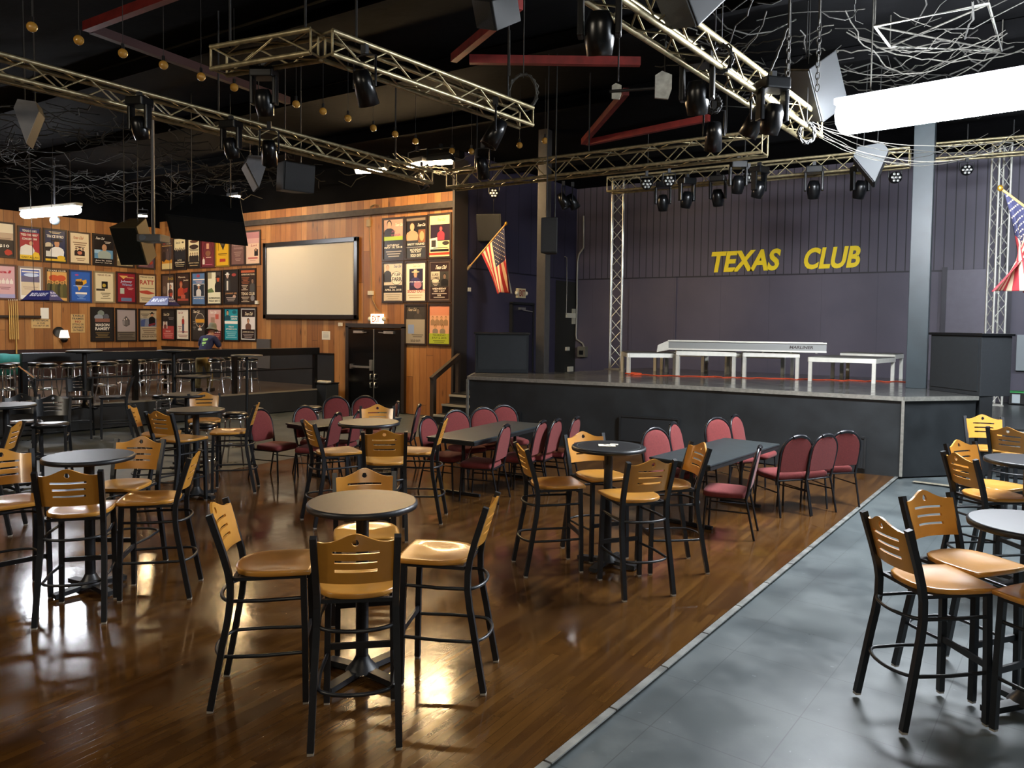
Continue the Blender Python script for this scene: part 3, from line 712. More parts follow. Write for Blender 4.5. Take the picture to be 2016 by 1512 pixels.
# folding tables and banquet chairs
place('fold_short', lambda: make_folding(.66, 1.55), (-7.83, 7.78, .004), math.radians(-6), 'long black folding table at left behind the middle taupe table', 'table', 'folding tables')
place('fold', make_folding, (-5.63, 8.23, .004), math.radians(3), 'long black folding table in the middle, lined with burgundy chairs', 'table', 'folding tables')
place('fold', make_folding, (-2.66, 8.47, .004), math.radians(-7), 'long grey-black folding table at right nearest the stage edge', 'table', 'folding tables')
G3 = 'burgundy banquet chairs'
def chair(px, py, face, label, seat=True):
    d = vdir(face + math.degrees(math.atan((px - 1008) / FPX))); p = Z(px, py, .475) if seat else Z(px, py, .72) + d * .262
    place('banquet', make_banquet, (p.x, p.y, .004), rz_of(d), label, 'chair', G3)
chair(543, 873, 132, 'burgundy banquet chair leftmost of all, front turned to us')
chair(602, 829, 140, 'burgundy banquet chair second from the left behind the left folding table', False)
chair(662, 807, 168, 'burgundy banquet chair behind the left folding table, left of the double doors', False)
chair(719, 806, 175, 'burgundy banquet chair in front of the double doors', False)
chair(659, 844, 292, 'burgundy banquet chair close on the right of the left folding table, nearest', False)
chair(704, 837, 294, 'burgundy banquet chair next behind the nearest one of the left table', False)
chair(778, 818, 262, 'burgundy banquet chair peeking out right of the middle taupe table', False)
chair(820, 824, 278, 'burgundy banquet chair facing left by the handrail post', False)
chair(845, 853, 122, 'burgundy banquet chair at the near left of the middle folding table', False)
chair(899, 838, 150, 'burgundy banquet chair second along the far side of the middle table', False)
chair(953, 832, 158, 'burgundy banquet chair third along the far side of the middle table', False)
chair(993, 826, 158, 'burgundy banquet chair at the far end before the stage hatch', False)
chair(990, 870, 290, 'burgundy banquet chair nearest on the right side of the middle table', False)
chair(1062, 861, 292, 'burgundy banquet chair second on the right side of the middle table', False)
chair(1091, 857, 292, 'burgundy banquet chair third on the right side of the middle table', False)
chair(1129, 852, 288, 'burgundy banquet chair last on the right side of the middle table', False)
chair(1292, 878, 140, 'pinkish lit banquet chair at the left corner of the right folding table', False)
chair(1331, 866, 110, 'burgundy banquet chair edge-on left of the right folding table', False)
chair(1414, 854, 140, 'pinkish lit banquet chair behind the right folding table', False)
chair(1452, 848, 112, 'burgundy banquet chair at the far end of the right folding table', False)
chair(1433, 960, 277, 'burgundy banquet chair facing left at the near right of the right table')
chair(1568, 893, 322, 'burgundy banquet chair seen from behind, left of the last three', False)
chair(1621, 890, 310, 'burgundy banquet chair edge-on in the middle of the last three', False)
chair(1661, 882, 326, 'burgundy banquet chair seen from behind, farthest right', False)

# paper on the ringed table
b = MB(); b.box((0, 0, .002), (.15, .11, .004), paper_w, rz=.5); b.box((.03, .08, .003), (.07, .05, .006), paper_w, rz=.3); b.bar((-.04, .02, .0045), (.04, -.01, .0045), .012, .001, mat('print_ink', '#2b2b2b', .6)); o = b.build('paper_flyer'); p = Z(1195, 877, 1.08); o.location = (p.x, p.y, 1.0745 + .004)
tag(o, 'white paper flyers lying on the round black table', 'paper')
# ------------------------------------------------------------------ raised area with rail (left)
t = thing('platform', 'black raised floor with pale nosing behind the rail', 'platform', (-18, 8, 0))
b = MB(); b.prism([(XL + 18 + .03, -5.5), (PB.x + 18 + .05 - .35, -5.5), (PB.x + 18, PB.y - 8), (PA.x + 18, PA.y - 8), (PA.x + 18 + .02, YW - 8 - .03), (XL + 18 + .03, YW - 8 - .03)], .002, ZP, mat('platform_floor', '#4a4038', .3, noise=.25, scale=5)); b.build('deck', t)
b = MB(); b.bar((PA.x + 18 + .012, PA.y - 8, ZP - .25), (PB.x + 18 + .012, PB.y - 8, ZP - .25), .02, .49, blk); b.build('fascia', t)
b = MB(); b.bar((PA.x + 18 + .015, PA.y - 8, ZP - .015), (PB.x + 18 + .015, PB.y - 8, ZP - .015), .04, .035, mat('platform_nosing', '#8b8272', .4, metal=.4)); b.build('nosing', t)
t = thing('railing', 'black railing with thick flat top rail along the raised area', 'railing', (PA.x, PA.y, ZP))
def rl(y, z): return (plx(y) - PA.x - .06, y - PA.y, z - ZP)
b = MB(); b.bar(rl(13.1, 1.42), rl(6.75, 1.42), .12, .17, blk2); b.build('top_rail', t, bevel=.01)
for y in (13.0, 10.9, 8.75, 6.8):
    b = MB(); b.bar(rl(y, ZP), rl(y, 1.34), .09, .09, blk2); b.build('post', t)
b = MB(); b.bar(rl(13.0, 1.0), rl(6.8, 1.0), .03, .03, blk2); b.build('mid_rail', t)
# stair handrail at the gap
t = thing('stair_handrail', 'sloping steel handrail at the gap in the black railing', 'handrail', (-15.1, 6.5, 0))
a, c = Z(38, 722, 1.35), Z(69, 745, 1.25); a2, c2 = Z(46, 770, .8), Z(61, 784, .75); o0 = Vector((-15.1, 6.5, 0))
q0, q1 = YP(38, 722, 6.75), YP(69, 745, 6.45)
b = MB(); b.tube([q0 - o0, q1 - o0], .022, chrome, 8); b.build('upper_bar', t)
b = MB(); b.tube([q0 - o0 - Vector((0, 0, .5)), q1 - o0 - Vector((0, 0, .5))], .016, chrome, 8); b.build('lower_bar', t)
for q in (q0, q1):
    b = MB(); z0 = ZP if q is q0 else 0; b.tube([(q.x - o0.x, q.y - o0.y, z0 + .002), (q.x - o0.x, q.y - o0.y, q.z)], .022, blkm, 8); b.build('post', t)
# pool tables
felt = mat('teal_felt', '#1f6a62', .9, noise=.12, scale=8)
def make_pool():
    t = thing('pool_table', '', '')
    wd = mat('pool_dark_wood', '#20150f', .35)
    b = MB(); b.box((0, 0, .80), (1.1, 2.1, .02), felt); b.build('cloth', t)
    b = MB(); b.box((0, 0, .70), (1.3, 2.3, .18), wd); b.build('cabinet', t, bevel=.01)
    b = MB()
    for s in (-1, 1): b.box((s * .6, 0, .83), (.12, 2.34, .06), wd); b.box((0, s * 1.11, .83), (1.1, .12, .06), wd)
    b.build('rails', t, bevel=.008)
    for sx in (-1, 1):
        for sy in (-1, 1):
            b = MB(); b.lathe([(.07, 0), (.08, .05), (.055, .2), (.085, .5), (.09, .61)], wd, 14, Matrix.Translation((sx * .48, sy * .9, 0))); b.build('leg', t)
    return t
place('pool', make_pool, (-17.3, 9.9, ZP), .1, 'dark pool table behind the railing below the right blue lamp', 'pool table', 'pool tables')
place('pool', make_pool, (-17.55, 6.6, ZP), .1, 'dark pool table at the left edge beyond the stair rail', 'pool table', 'pool tables')
b = MB(); R_ = Matrix.Translation((-17.55, 6.6, ZP + .878)) @ Matrix.Rotation(.1, 4, 'Z')
def cl(u, v):
    x = -.78 + 1.56 * u; y = -1.0 + 2.0 * v; dz = -max(0, abs(x) - .685) * 4.2 + .006 * (1 + math.sin(u * 19) * math.sin(v * 15))
    return (max(-.7, min(.7, x)) + (.012 * (1 + math.sin(v * 25)) if x > .7 else 0), y * 1.1, dz)
b.grid(cl, 26, 26, mat('turquoise_cloth', '#2f8f90', .85, noise=.25, scale=6), True, R_); o = b.build('table_cover'); md = o.modifiers.new('thick', 'SOLIDIFY'); md.thickness = .006
tag(o, 'turquoise cloth draped over the pool table at the left edge', 'cloth')
# bar height tables on the platform
def plat_table(px, py, lb, r=.3, h=.95):
    p = Z(px, py, ZP + h); place('plat_table%g' % h, lambda: make_table(r, h, 'plain'), (p.x, p.y, ZP), .2, lb, 'table', 'small tables on the raised area')
plat_table(166, 690, 'round table top seen edge-on above the rail at left', h=1.07); plat_table(342, 689, 'round table top seen edge-on left of the bending person', h=1.07)
p = Z(486, 699, 1.5)
t = thing('tall_table', 'small round tall table on a thin black pole before the rail', 'table', (p.x, p.y, 0))
b = MB(); b.lathe([(.0001, 1.475), (.28, 1.475), (.29, 1.49), (.28, 1.505), (.0001, 1.505)], mat('grey_laminate', '#5b5a58', .3), 28); b.build('table_top', t)
b = MB(); b.cyl((0, 0, .02), (0, 0, 1.48), .028, blkm, 12); b.build('column', t); b = MB(); b.lathe([(.0001, 0), (.22, 0), (.22, .015), (.05, .04), (.0001, .04)], blkm, 24); b.build('base', t)

# blue lamps over the pool tables
bl = mat('blue_lamp_shade', '#1b1f5e', .3)
def lamp(px, py, Y, rz, lb):
    p = YP(px, py, Y); t = thing('pool_lamp', lb, 'lamp', (p.x, p.y, p.z), rz, 'blue lamps over the pool tables')
    L, W_, H, l2, w2 = .33, .2, .21, .22, .04
    b = MB(); vs = [(-L, -W_, 0), (L, -W_, 0), (L, W_, 0), (-L, W_, 0), (-l2, -w2, H), (l2, -w2, H), (l2, w2, H), (-l2, w2, H)]
    b.add(vs, [(0, 1, 5, 4), (1, 2, 6, 5), (2, 3, 7, 6), (3, 0, 4, 7), (4, 5, 6, 7)], bl); o = b.build('shade', t)
    wt = mat('lamp_white_print', '#c9cce0', .4); b = MB()
    V = Vector((0, W_ - w2, H)).normalized(); W = Vector((0, -H, W_ - w2)).normalized()
    put_text(b, 'BUD LIGHT', Vector((0, -W_, 0)) + V * .1 + W * .004, Vector((1, 0, 0)), V, W, .095, wt, width=.4, bold=.03, shear=.25); b.build('printed_text', t); b = MB()
    V = Vector((-(L - l2), 0, H)).normalized(); W = Vector((H, 0, L - l2)).normalized()
    put_text(b, 'BUD', Vector((L, 0, 0)) + V * .155 + W * .004, Vector((0, 1, 0)), V, W, .045, wt, width=.15, bold=.03); b.build('printed_text', t); b = MB(); put_text(b, 'LIGHT', Vector((L, 0, 0)) + V * .085 + W * .004, Vector((0, 1, 0)), V, W, .045, wt, width=.2, bold=.03); b.build('printed_text', t)
    b = MB(); b.box((0, 0, -.012), (2 * L + .03, 2 * W_ + .03, .024), mat('lamp_rim', '#0f1130', .3)); b.build('rim', t)
    for s in (-1, 1):
        b = MB(); b.tube([(s * .2, 0, H), (s * .3, 0, ZC - p.z - .02)], .006, cableb, 5); b.build('hanging_chain', t)
lamp(84, 591, 8.3, math.radians(24), 'dark blue pool lamp at left before the landscape poster')
lamp(320, 601, 10.6, math.radians(15), 'blue pool lamp with bright glare on its lettering at the room corner')

# ------------------------------------------------------------------ wall screen and small wall things
a, c = YP(522.5, 480, YW), YP(707, 628.5, YW); zt_ = (YP(707, 466.5, YW).z + a.z) / 2
t = thing('projection_screen', 'large white projection screen with black frame on the wooden wall', 'screen', ((a.x + c.x) / 2, YW - .04, (zt_ + c.z) / 2))
w, h = c.x - a.x, zt_ - c.z
b = MB(); b.box((0, .0, 0), (w - .2, .02, h - .2), mat('screen_cloth', '#d9d2c0', .75)); b.build('screen_cloth', t)
b = MB()
for s in (-1, 1): b.box((s * (w / 2 - .055), -.01, 0), (.11, .07, h), blk2); b.box((0, -.01, s * (h / 2 - .055)), (w, .07, .11), blk2)
b.build('frame', t, bevel=.008)

def wallbox(name, px0, py0, px1, py1, depth, m_, lb, cat, wall='back', text=None, ink='#3a3a3a', extra=None):
    """a small flat thing hung on a wall; wall: back (y), left (x), alcove (x), stage (y)"""
    if wall in ('back', 'stage'):
        Y = YW if wall == 'back' else YB; a, c = YP(px0, py0, Y), YP(px1, py1, Y); O = Vector(((a.x + c.x) / 2, Y, (a.z + c.z) / 2)); w, h = abs(c.x - a.x), abs(a.z - c.z); rz = 0
    else:
        X = XL if wall == 'left' else XA; a, c = XP(px0, py0, X), XP(px1, py1, X); O = Vector((X, (a.y + c.y) / 2, (a.z + c.z) / 2)); w, h = abs(c.y - a.y), abs(a.z - c.z); rz = PI / 2
    t = thing(name, lb, cat, O, rz)
    b = MB(); b.box((0, -depth / 2, 0), (w, depth, h), m_); b.build('mounting_plate', t, bevel=min(.004, depth / 4))
    if text:
        b = MB(); n = len(text)
        for i, ln in enumerate(text):
            tx, k, colr = ln if isinstance(ln, tuple) else (ln, 1, ink); z = h / 2 - h * (i + .85) / (n + .35)
            put_text(b, tx, Vector((0, -depth - .001, z)), Vector((1, 0, 0)), Vector((0, 0, 1)), Vector((0, -1, 0)), h / (n + .4) * .68, mat('ink_' + colr.strip('#'), colr, .6), width=w * .82 * k, bold=.02)
        b.build('lettering', t)
    return t, w, h
cream = mat('tan_sign_board', '#c9a468', .6)
wallbox('notice', 79.5, 606, 96, 627.5, .006, paper_w, 'small white notice above the tan sign by the cue rack', 'sign', 'left')
wallbox('sign', 61, 628, 99, 646, .012, cream, 'wide tan sign warning about broken cues', 'sign', 'left', ['IF YOU BREAK', ('A CUE', .5, '#3a3a3a'), 'YOU BUY IT $45'])
wallbox('sign', 139, 618.5, 167, 655, .012, cream, 'tall tan sign with a red NO left of the lowest posters', 'sign', 'left', ['TABLE', 'FRAMES', ('NO', .5, '#8c1c14'), 'SITTING OR', 'DRINKS', ('ON TABLES', .9, '#3a3a3a')])
t, w, h = wallbox('notice', 634, 652, 650, 669, .006, paper_w, 'white notice sheet on the wall left of the double doors', 'sign', 'back')
b = MB()
for i in range(5): b.box((0, -.008, h * (.3 - .14 * i)), (w * .7, .002, h * .04), mat('ink_6a6a6a', '#8a8a8a', .6))
b.build('print_lines', t)
wallbox('sensor_box', 669, 635, 675, 642, .06, plastic_w, 'tiny white sensor box above the left door jamb', 'box', 'back')
wallbox('sensor_box', 505, 592, 511, 599, .06, plastic_w, 'tiny cream box beside the orange topped poster', 'box', 'back')
wallbox('sensor_box', 727, 573, 736, 581, .06, plastic_w, 'cream junction box on the wooden wall right of the screen', 'box', 'back')
wallbox('conduit_plate', 724, 433, 731, 446, .05, mat('old_brass', '#a08a62', .5), 'tall brass coloured plate hung above the screen corner', 'box', 'back')
wallbox('grey_panel', 508, 667, 534, 726, .05, mat('grey_wall_panel', '#4b4744', .6), 'tall dark grey panel on the wall behind the rail', 'panel', 'back')
wallbox('wall_sensor', 919, 566, 924, 574, .05, plastic_w, 'small cream sensor on the purple side wall under the flag', 'box', 'alcove')
# cue rack
P0 = XP(14, 600, XL); t = thing('cue_rack', 'dark horizontal wall rack holding pool cues', 'rack', (XL, XP(18, 623, XL).y, XP(18, 623, XL).z), PI / 2)
b = MB(); b.box((0, -.04, 0), (1.5, .08, .06), mat('rack_wood', '#241509', .5)); b.build('rail', t)
b = MB(); b.box((0, -.05, -1.15), (1.5, .1, .05), mat('rack_wood', '#241509', .5)); b.build('lower_shelf', t)
for i, px in enumerate((15, 19, 23, 27.3, 31.2)):
    p = XP(px, 592, XL); q = XP(px + 1.5, 668 if i != 3 else 696, XL)
    b = MB(); b.tube([(.1, 0, q.z - p.z), (.09, 0, -.3), (.06, 0, 0)], [.018, .014, .008], mat('cue_maple', '#c9a25a', .35), 8); o = b.build('cue_shaft')
    tc_ = MB(); tc_.cyl((.06, 0, 0), (.059, 0, .035), .008, paper_w, 8)
    root = thing('pool_cue', 'maple pool cue hanging in the rack, ' + ['first from the left', 'second from the left', 'in the middle', 'longest, reaching lower than the rest', 'last at the right'][i], 'cue', (XL, p.y, p.z), 0, 'pool cues'); o.parent = root; tc_.build('tip', root)
# sconce
p = XP(119, 657, XL); t = thing('wall_sconce', 'wall lamp with lit white shade and black round backplate', 'lamp', (XL, p.y, p.z))
b = MB(); b.tube([(.0, -.06, .05), (.05, -.06, .05)], .14, blk2, 18); b.build('backplate', t)
b = MB(); b.lathe([(.12, -.1), (.13, -.11), (.085, .1), (.075, .1)], emit('shade_glow', '#fff2dc', 1.6), 20, Matrix.Translation((.16, .02, 0))); b.build('shade', t)
b = MB(); b.lathe([(.0001, -.24), (.06, -.23), (.1, -.16), (.09, -.12), (.0001, -.12)], blk2, 18, Matrix.Translation((.15, .02, 0))); b.tube([(.03, 0, -.1), (.15, .02, -.15)], .015, blk2, 8); b.build('base', t)
# exit sign above the doors
def exit_sign(O, rz, lb, lit, both=True):
    t = thing('exit_sign', lb, 'sign', O, rz)
    m_ = emit('exit_lit', '#fff3cf', 2.2) if lit else mat('exit_cream', '#cfc19b', .5)
    b = MB(); b.box((0, -.04, 0), (.36, .08, .24), m_); b.build('housing', t, bevel=.01)
    b = MB(); put_text(b, 'EXIT', Vector((0, -.083, -.08)), Vector((1, 0, 0)), Vector((0, 0, 1)), Vector((0, -1, 0)), .16, mat('exit_red' + str(lit), '#e8a08c' if lit else '#8c2a1c', .5), width=.26, bold=.03); b.build('lettering', t)
    for s in ((-1, 1) if both else (-1,)):
        b = MB(); b.ball((s * .23, -.06, 0), .055, plastic_w, 12, 8, (1, .8, 1)); b.build('emergency_lamp', t)
p = YP(745, 628, YW); exit_sign((p.x, YW, p.z), 0, 'overbright lit exit sign over the double doors', True)
p = XP(1031, 578, XA); t_ = exit_sign((XA, p.y - .2, p.z), PI / 2, 'cream exit sign with red letters on the purple side wall', False)
# litter bin
p = Z(651, 797, .02); t = thing('litter_bin', 'black square litter bin by the double doors', 'bin', (-13.95, 13.2, 0), 0)
b = MB(); b.box((0, 0, .31), (.42, .42, .62), mat('bin_black', '#222528', .5)); b.build('body', t, bevel=.012)
b = MB(); b.box((0, 0, .63), (.44, .44, .03), blk2); b.build('lid', t)
b = MB(); b.box((-.06, -.05, .02), (.34, .2, .04), paper_w, rz=.2); o = b.build('paper_tray', bevel=.01); o.location = (-13.95, 13.2, .646); tag(o, 'white paper tray lying on top of the black bin', 'tray')
# handrail by the stage steps
a, c = YP(853, 745, 12.7), YP(903, 700, 13.5)
t = thing('step_handrail', 'dark wooden handrail sloping up beside the stage steps', 'handrail', (a.x, 12.7, 0)); hw = mat('dark_rail_wood', '#3c3129', .5)
b = MB(); b.bar((0, 0, .002), (0, 0, a.z), .1, .1, hw); b.build('post', t)
b = MB(); b.bar((0, -.06, a.z - .02), (c.x - a.x, .82, c.z), .09, .1, hw); b.build('rail', t)
b = MB(); b.bar((c.x - a.x, .78, .002), (c.x - a.x, .78, c.z - .04), .08, .08, hw); b.build('post', t)

# ------------------------------------------------------------------ stage props
def riser(name, pts, ztop, lb, group, legs=None, w=.05):
    """stage riser: pts are the four corners (front left, front right, back right, back left)"""
    cx = sum(p[0] for p in pts) / 4; cy = sum(p[1] for p in pts) / 4
    t = thing(name, lb, 'riser', (cx, cy, ZS), 0, group); L = [(p[0] - cx, p[1] - cy) for p in pts]; h = ztop - ZS
    b = MB(); b.prism(L, h - .03, h, mat('riser_deck', '#54534e', .4)); b.build('deck', t)
    b = MB()
    for i in range(4): p, q = L[i], L[(i + 1) % 4]; b.bar((*p, h - .055), (*q, h - .055), .035, .08, aluw)
    b.build('frame', t)
    for p in L:
        b = MB(); b.box((p[0] * .96, p[1] * .96, h / 2 - .01), (w + .012, w + .012, h - .02), aluw); b.build('leg', t)
def zz(px, py): return Z(px, py, ZS)
fl, fr_ = zz(1234, 738), zz(1326, 739)
riser('stage_riser', [(-6.2, 13.85), (-5.42, 14.42), (-5.9, 15.2), (-6.7, 14.65)], ZS + .44, 'low aluminium stage riser at left beside the silver truss tower', 'stage risers')
riser('stage_riser', [(-5.32, 14.2), (-4.3, 14.62), (-4.75, 15.75), (-5.75, 15.3)], ZS + .5, 'stage riser under the left half of the long ramp', 'stage risers')
riser('stage_riser', [(-4.15, 14.65), (-3.2, 14.95), (-3.55, 16.1), (-4.5, 15.8)], ZS + .5, 'stage riser under the right half of the long ramp', 'stage risers')
riser('stage_riser', [(-2.95, 14.6), (-1.86, 14.72), (-1.66, 15.75), (-2.75, 15.75)], ZS + .45, 'low stage riser standing free at right near the grey column', 'stage risers')
riser('stage_riser', [(-2.62, 15.9), (-1.68, 15.86), (-1.6, 16.5), (-2.6, 16.5)], ZS + .5, 'stage riser at the back right behind the free one', 'stage risers')
riser('stage_riser', [(-4.9, 15.95), (-3.75, 16.15), (-3.8, 16.45), (-4.95, 16.4)], ZS + .42, 'narrow stage riser far back under the middle of the ramp', 'stage risers')
riser('stage_riser', [(-6.3, 15.45), (-5.3, 15.75), (-5.4, 16.3), (-6.4, 16.1)], ZS + .42, 'stage riser far back behind the left one', 'stage risers')
# long ramp lying across the risers
ra, rb_ = Vector((-5.72, 14.15, 0)), Vector((-2.75, 15.02, 0)); rd = (rb_ - ra).normalized(); rn = Vector((-rd.y, rd.x, 0))
t = thing('aluminium_ramp', 'long white aluminium ramp lying across the stage risers', 'ramp', (ra.x, ra.y, ZS + .505), math.atan2(rd.y, rd.x)); Lr = (rb_ - ra).length
b = MB(); prof = [(0, .01), (.22, .055), (Lr, .055)]
b.box((Lr / 2 + .12, .0, .1), (Lr - .2, .03, .17), mat('ramp_web_grey', '#8f908e', .4, metal=.3)); b.box((Lr / 2 + .12, -.015, .18), (Lr - .2, .06, .025), aluw); b.box((Lr / 2 + .12, -.015, .02), (Lr - .2, .06, .03), aluw)
b.add([(0, -.02, -.05), (.23, -.02, .0), (.23, -.02, .19), (.02, -.02, .09), (0, .02, -.05), (.23, .02, .0), (.23, .02, .19), (.02, .02, .09)], [(0, 1, 2, 3), (4, 7, 6, 5), (0, 4, 5, 1), (2, 6, 7, 3), (0, 3, 7, 4)], aluw); b.build('side_beam', t)
b = MB(); b.box((Lr / 2 + .12, .6, .1), (Lr - .2, .03, .17), aluw); b.build('side_beam', t)
b = MB(); b.box((Lr / 2 + .12, .3, .155), (Lr - .25, .58, .025), alu); b.build('deck', t)
b = MB(); put_text(b, 'MARLINER', Vector((Lr - .42, -.017, .07)), Vector((1, 0, 0)), Vector((0, 0, 1)), Vector((0, -1, 0)), .055, mat('ink_3a3030', '#3a3030', .5), width=.42, bold=.03, shear=.2); b.build('lettering', t)
for x in (.5, Lr - 1.1, Lr - .6, Lr - .15):
    b = MB(); b.box((x, .02, -.0), (.035, .03, .03 if x > 1 and x < Lr - .3 else .03), alu); b.build('bracket', t)
# orange cord across the deck
b = MB(); pts = []
for i in range(90):
    k = i / 89; px = 1240 + (1812 - 1240) * k; py = 739 + (754 - 739) * k + 1.1 * math.sin(i * .9) * rnd.random(); p = Z(px, py - 1.0 * (k > .02), ZS); pts.append((p.x + rnd.uniform(-.02, .02), p.y - .05, ZS + .009))
b.tube(pts, .009, oran, 6)
c0 = Z(1255, 737, ZS); b.tube([(c0.x + .16 * math.cos(i * .5) * (1 + .1 * math.sin(i)), c0.y - .2 + .1 * math.sin(i * .5), ZS + .012 + .0006 * i) for i in range(44)], .008, oran, 6)
tag(b.build('extension_cord'), 'thin orange extension cord snaking across the stage deck', 'cord')

# vertical truss towers
def truss(M_ch, M_lac, a, c, w, up=(0, 0, 1), r=.024, rl_=.009, step=.3, tri=False, t=None, ch=None, lm=None, skip=None):
    a, c = Vector(a), Vector(c); d = (c - a); L = d.length; d.normalize(); u = Vector(up); x = d.cross(u).normalized(); u = x.cross(d)
    cor = [(-1, -1), (1, -1), (1, 1), (-1, 1)] if not tri else [(-1, -1), (1, -1), (0, .73)]
    P = [x * (p[0] * w / 2) + u * (p[1] * w / 2) for p in cor]; n = max(2, int(L / step)); s = L / n
    for p in P:
        b = MB(); b.tube([a + p, c + p], r, M_ch, 8); b.build('chord', t)
    b = MB()
    for k in range(len(P)):
        p, q = P[k], P[(k + 1) % len(P)]
        for i in range(n):
            A, B = (p, q) if i % 2 else (q, p); b.tube([a + A + d * (s * i), a + B + d * (s * (i + 1))], rl_, M_lac, 5, cap=False)
        for e in (a, c): b.tube([e + p, e + q], rl_ * 1.3, M_lac, 5)
    b.build('lacing', t)
p = Z(1211, 727, ZS)
t = thing('truss_tower', 'silver truss tower standing on the stage at left', 'truss', (p.x, p.y, ZS)); truss(alu, alu, (0, 0, .012), (0, 0, 4.2), .24, up=vdir(12), r=.02, step=.27, t=t)
b = MB(); b.box((0, 0, .006), (.36, .36, .012), alu); b.build('base_plate', t)
p = Z(1953, 797, ZR)
t = thing('truss_tower', 'tall silver truss tower on the rear floor at right behind the flag', 'truss', (p.x, p.y, ZR)); truss(aluw, aluw, (0, 0, .012), (0, 0, 5.3), .24, up=vdir(0), r=.022, step=.29, t=t)
b = MB(); b.box((0, 0, .006), (.4, .4, .012), alu); b.build('base_plate', t)
# road case and electric box beyond
p = Z(2003, 797, ZR); t = thing('equipment_case', 'small green topped equipment case on the rear floor at right', 'case', (p.x + .05, p.y + .1, ZR))
b = MB(); b.box((0, 0, .13), (.42, .3, .24), blk2); b.build('body', t, bevel=.01); b = MB(); b.box((0, 0, .262), (.46, .34, .024), mat('green_edge', '#2f9a4a', .5)); b.build('lid', t); b = MB(); b.box((-.08, -.155, .13), (.14, .012, .18), mat('pale_jug', '#b9c3c6', .4)); b.build('pale_panel', t)
t, w, h = wallbox('electric_meter_box', 2002, 659, 2030, 730, .12, mat('panel_grey', '#8d9498', .5), 'pale grey electric panel on the stage wall at the right edge', 'panel', 'stage')
t, w, h = wallbox('electric_outlet', 1112, 683, 1118, 690, .06, plastic_w, 'pale outlet on the dark strip of the side wall', 'outlet', 'alcove')
t, w, h = wallbox('electric_outlet', 1116, 722, 1124, 731, .08, plastic_w, 'pale socket low on the side wall just above the deck', 'outlet', 'alcove')
wallbox('switch_cluster', 1113, 616, 1130, 626, .06, plastic_w, 'pale switch boxes in a row on the side wall beside the pipe', 'switch', 'alcove')
wallbox('switch_cluster', 1125, 608, 1130, 638, .05, mat('pale_box', '#b3ad98', .5), 'pale upright switch strip on the side wall beside the pipe', 'switch', 'alcove')
b = MB(); a, c = XP(1094, 580, XA), XP(1131, 730, XA); b.box((XA + .006, (a.y + c.y) / 2, 2.0), (.012, abs(c.y - a.y), 2.7), mat('olive_dark_paint', '#24231d', .6)); struct(b.build('trim_8'))
t, w, h = wallbox('power_box', 1142, 682, 1157, 703, .16, mat('power_box_grey', '#6b675a', .5), 'grey power box with a square opening at the wall corner', 'box', 'stage')
b = MB(); b.box((0, -.165, -.02), (w * .5, .02, h * .4), blk2); b.build('opening', t)
b = MB(); pts = [YP(x, y, YB - .05) for x, y in ((1149, 425), (1149, 488), (1140, 500), (1137, 515), (1136, 560), (1136, 600), (1134, 660), (1135, 668), (1147, 676), (1150, 684))]
b.tube(pts, .028, mat('grey_conduit', '#8f8c84', .45, metal=.3), 8); tag(b.build('conduit_pipe'), 'bent pale conduit pipe running down the stage wall corner', 'pipe')
b = MB(); pts = [XP(x, y, XA + .03) for x, y in ((1112, 505), (1116, 507), (1116, 560), (1115, 620))]; b.tube(pts, .014, mat('grey_conduit', '#8f8c84', .45), 6); tag(b.build('conduit_pipe'), 'thin straight conduit on the side wall left of the bent pipe', 'pipe')
b = MB(); pts = [YP(x, y, YW - .03) for x, y in ((736, 404), (728, 412), (727, 440), (730, 500), (732, 572), (733, 590), (742, 608), (752, 616))]; b.tube(pts, .012, mat('tan_cable', '#8a6f4a', .6), 6)
tag(b.build('wall_cable'), 'thin tan cable down the wooden wall to the door exit sign', 'cable')
b = MB(); p = YP(738, 408, YW - .1); b.tube([(p.x + .16 * math.cos(i * .35), p.y + .01 * math.sin(i), p.z + .06 * math.sin(i * .35)) for i in range(40)], .012, mat('tan_cable', '#8a6f4a', .6), 6); tag(b.build('cable_coil'), 'small loop of tan cable above the screen corner', 'cable')
b = MB(); b.prism([(0, 0), (.62, -.05), (.6, -.2), (.3, -.12), (-.02, -.1)], .003, .006, mat('beige_patch', '#8c8574', .5, noise=.2)); o = b.build('floor_patch'); p = Z(1800, 947, 0); o.location = (p.x, p.y, 0); tag(o, 'curved beige strip on the grey floor by the stage corner', 'patch')
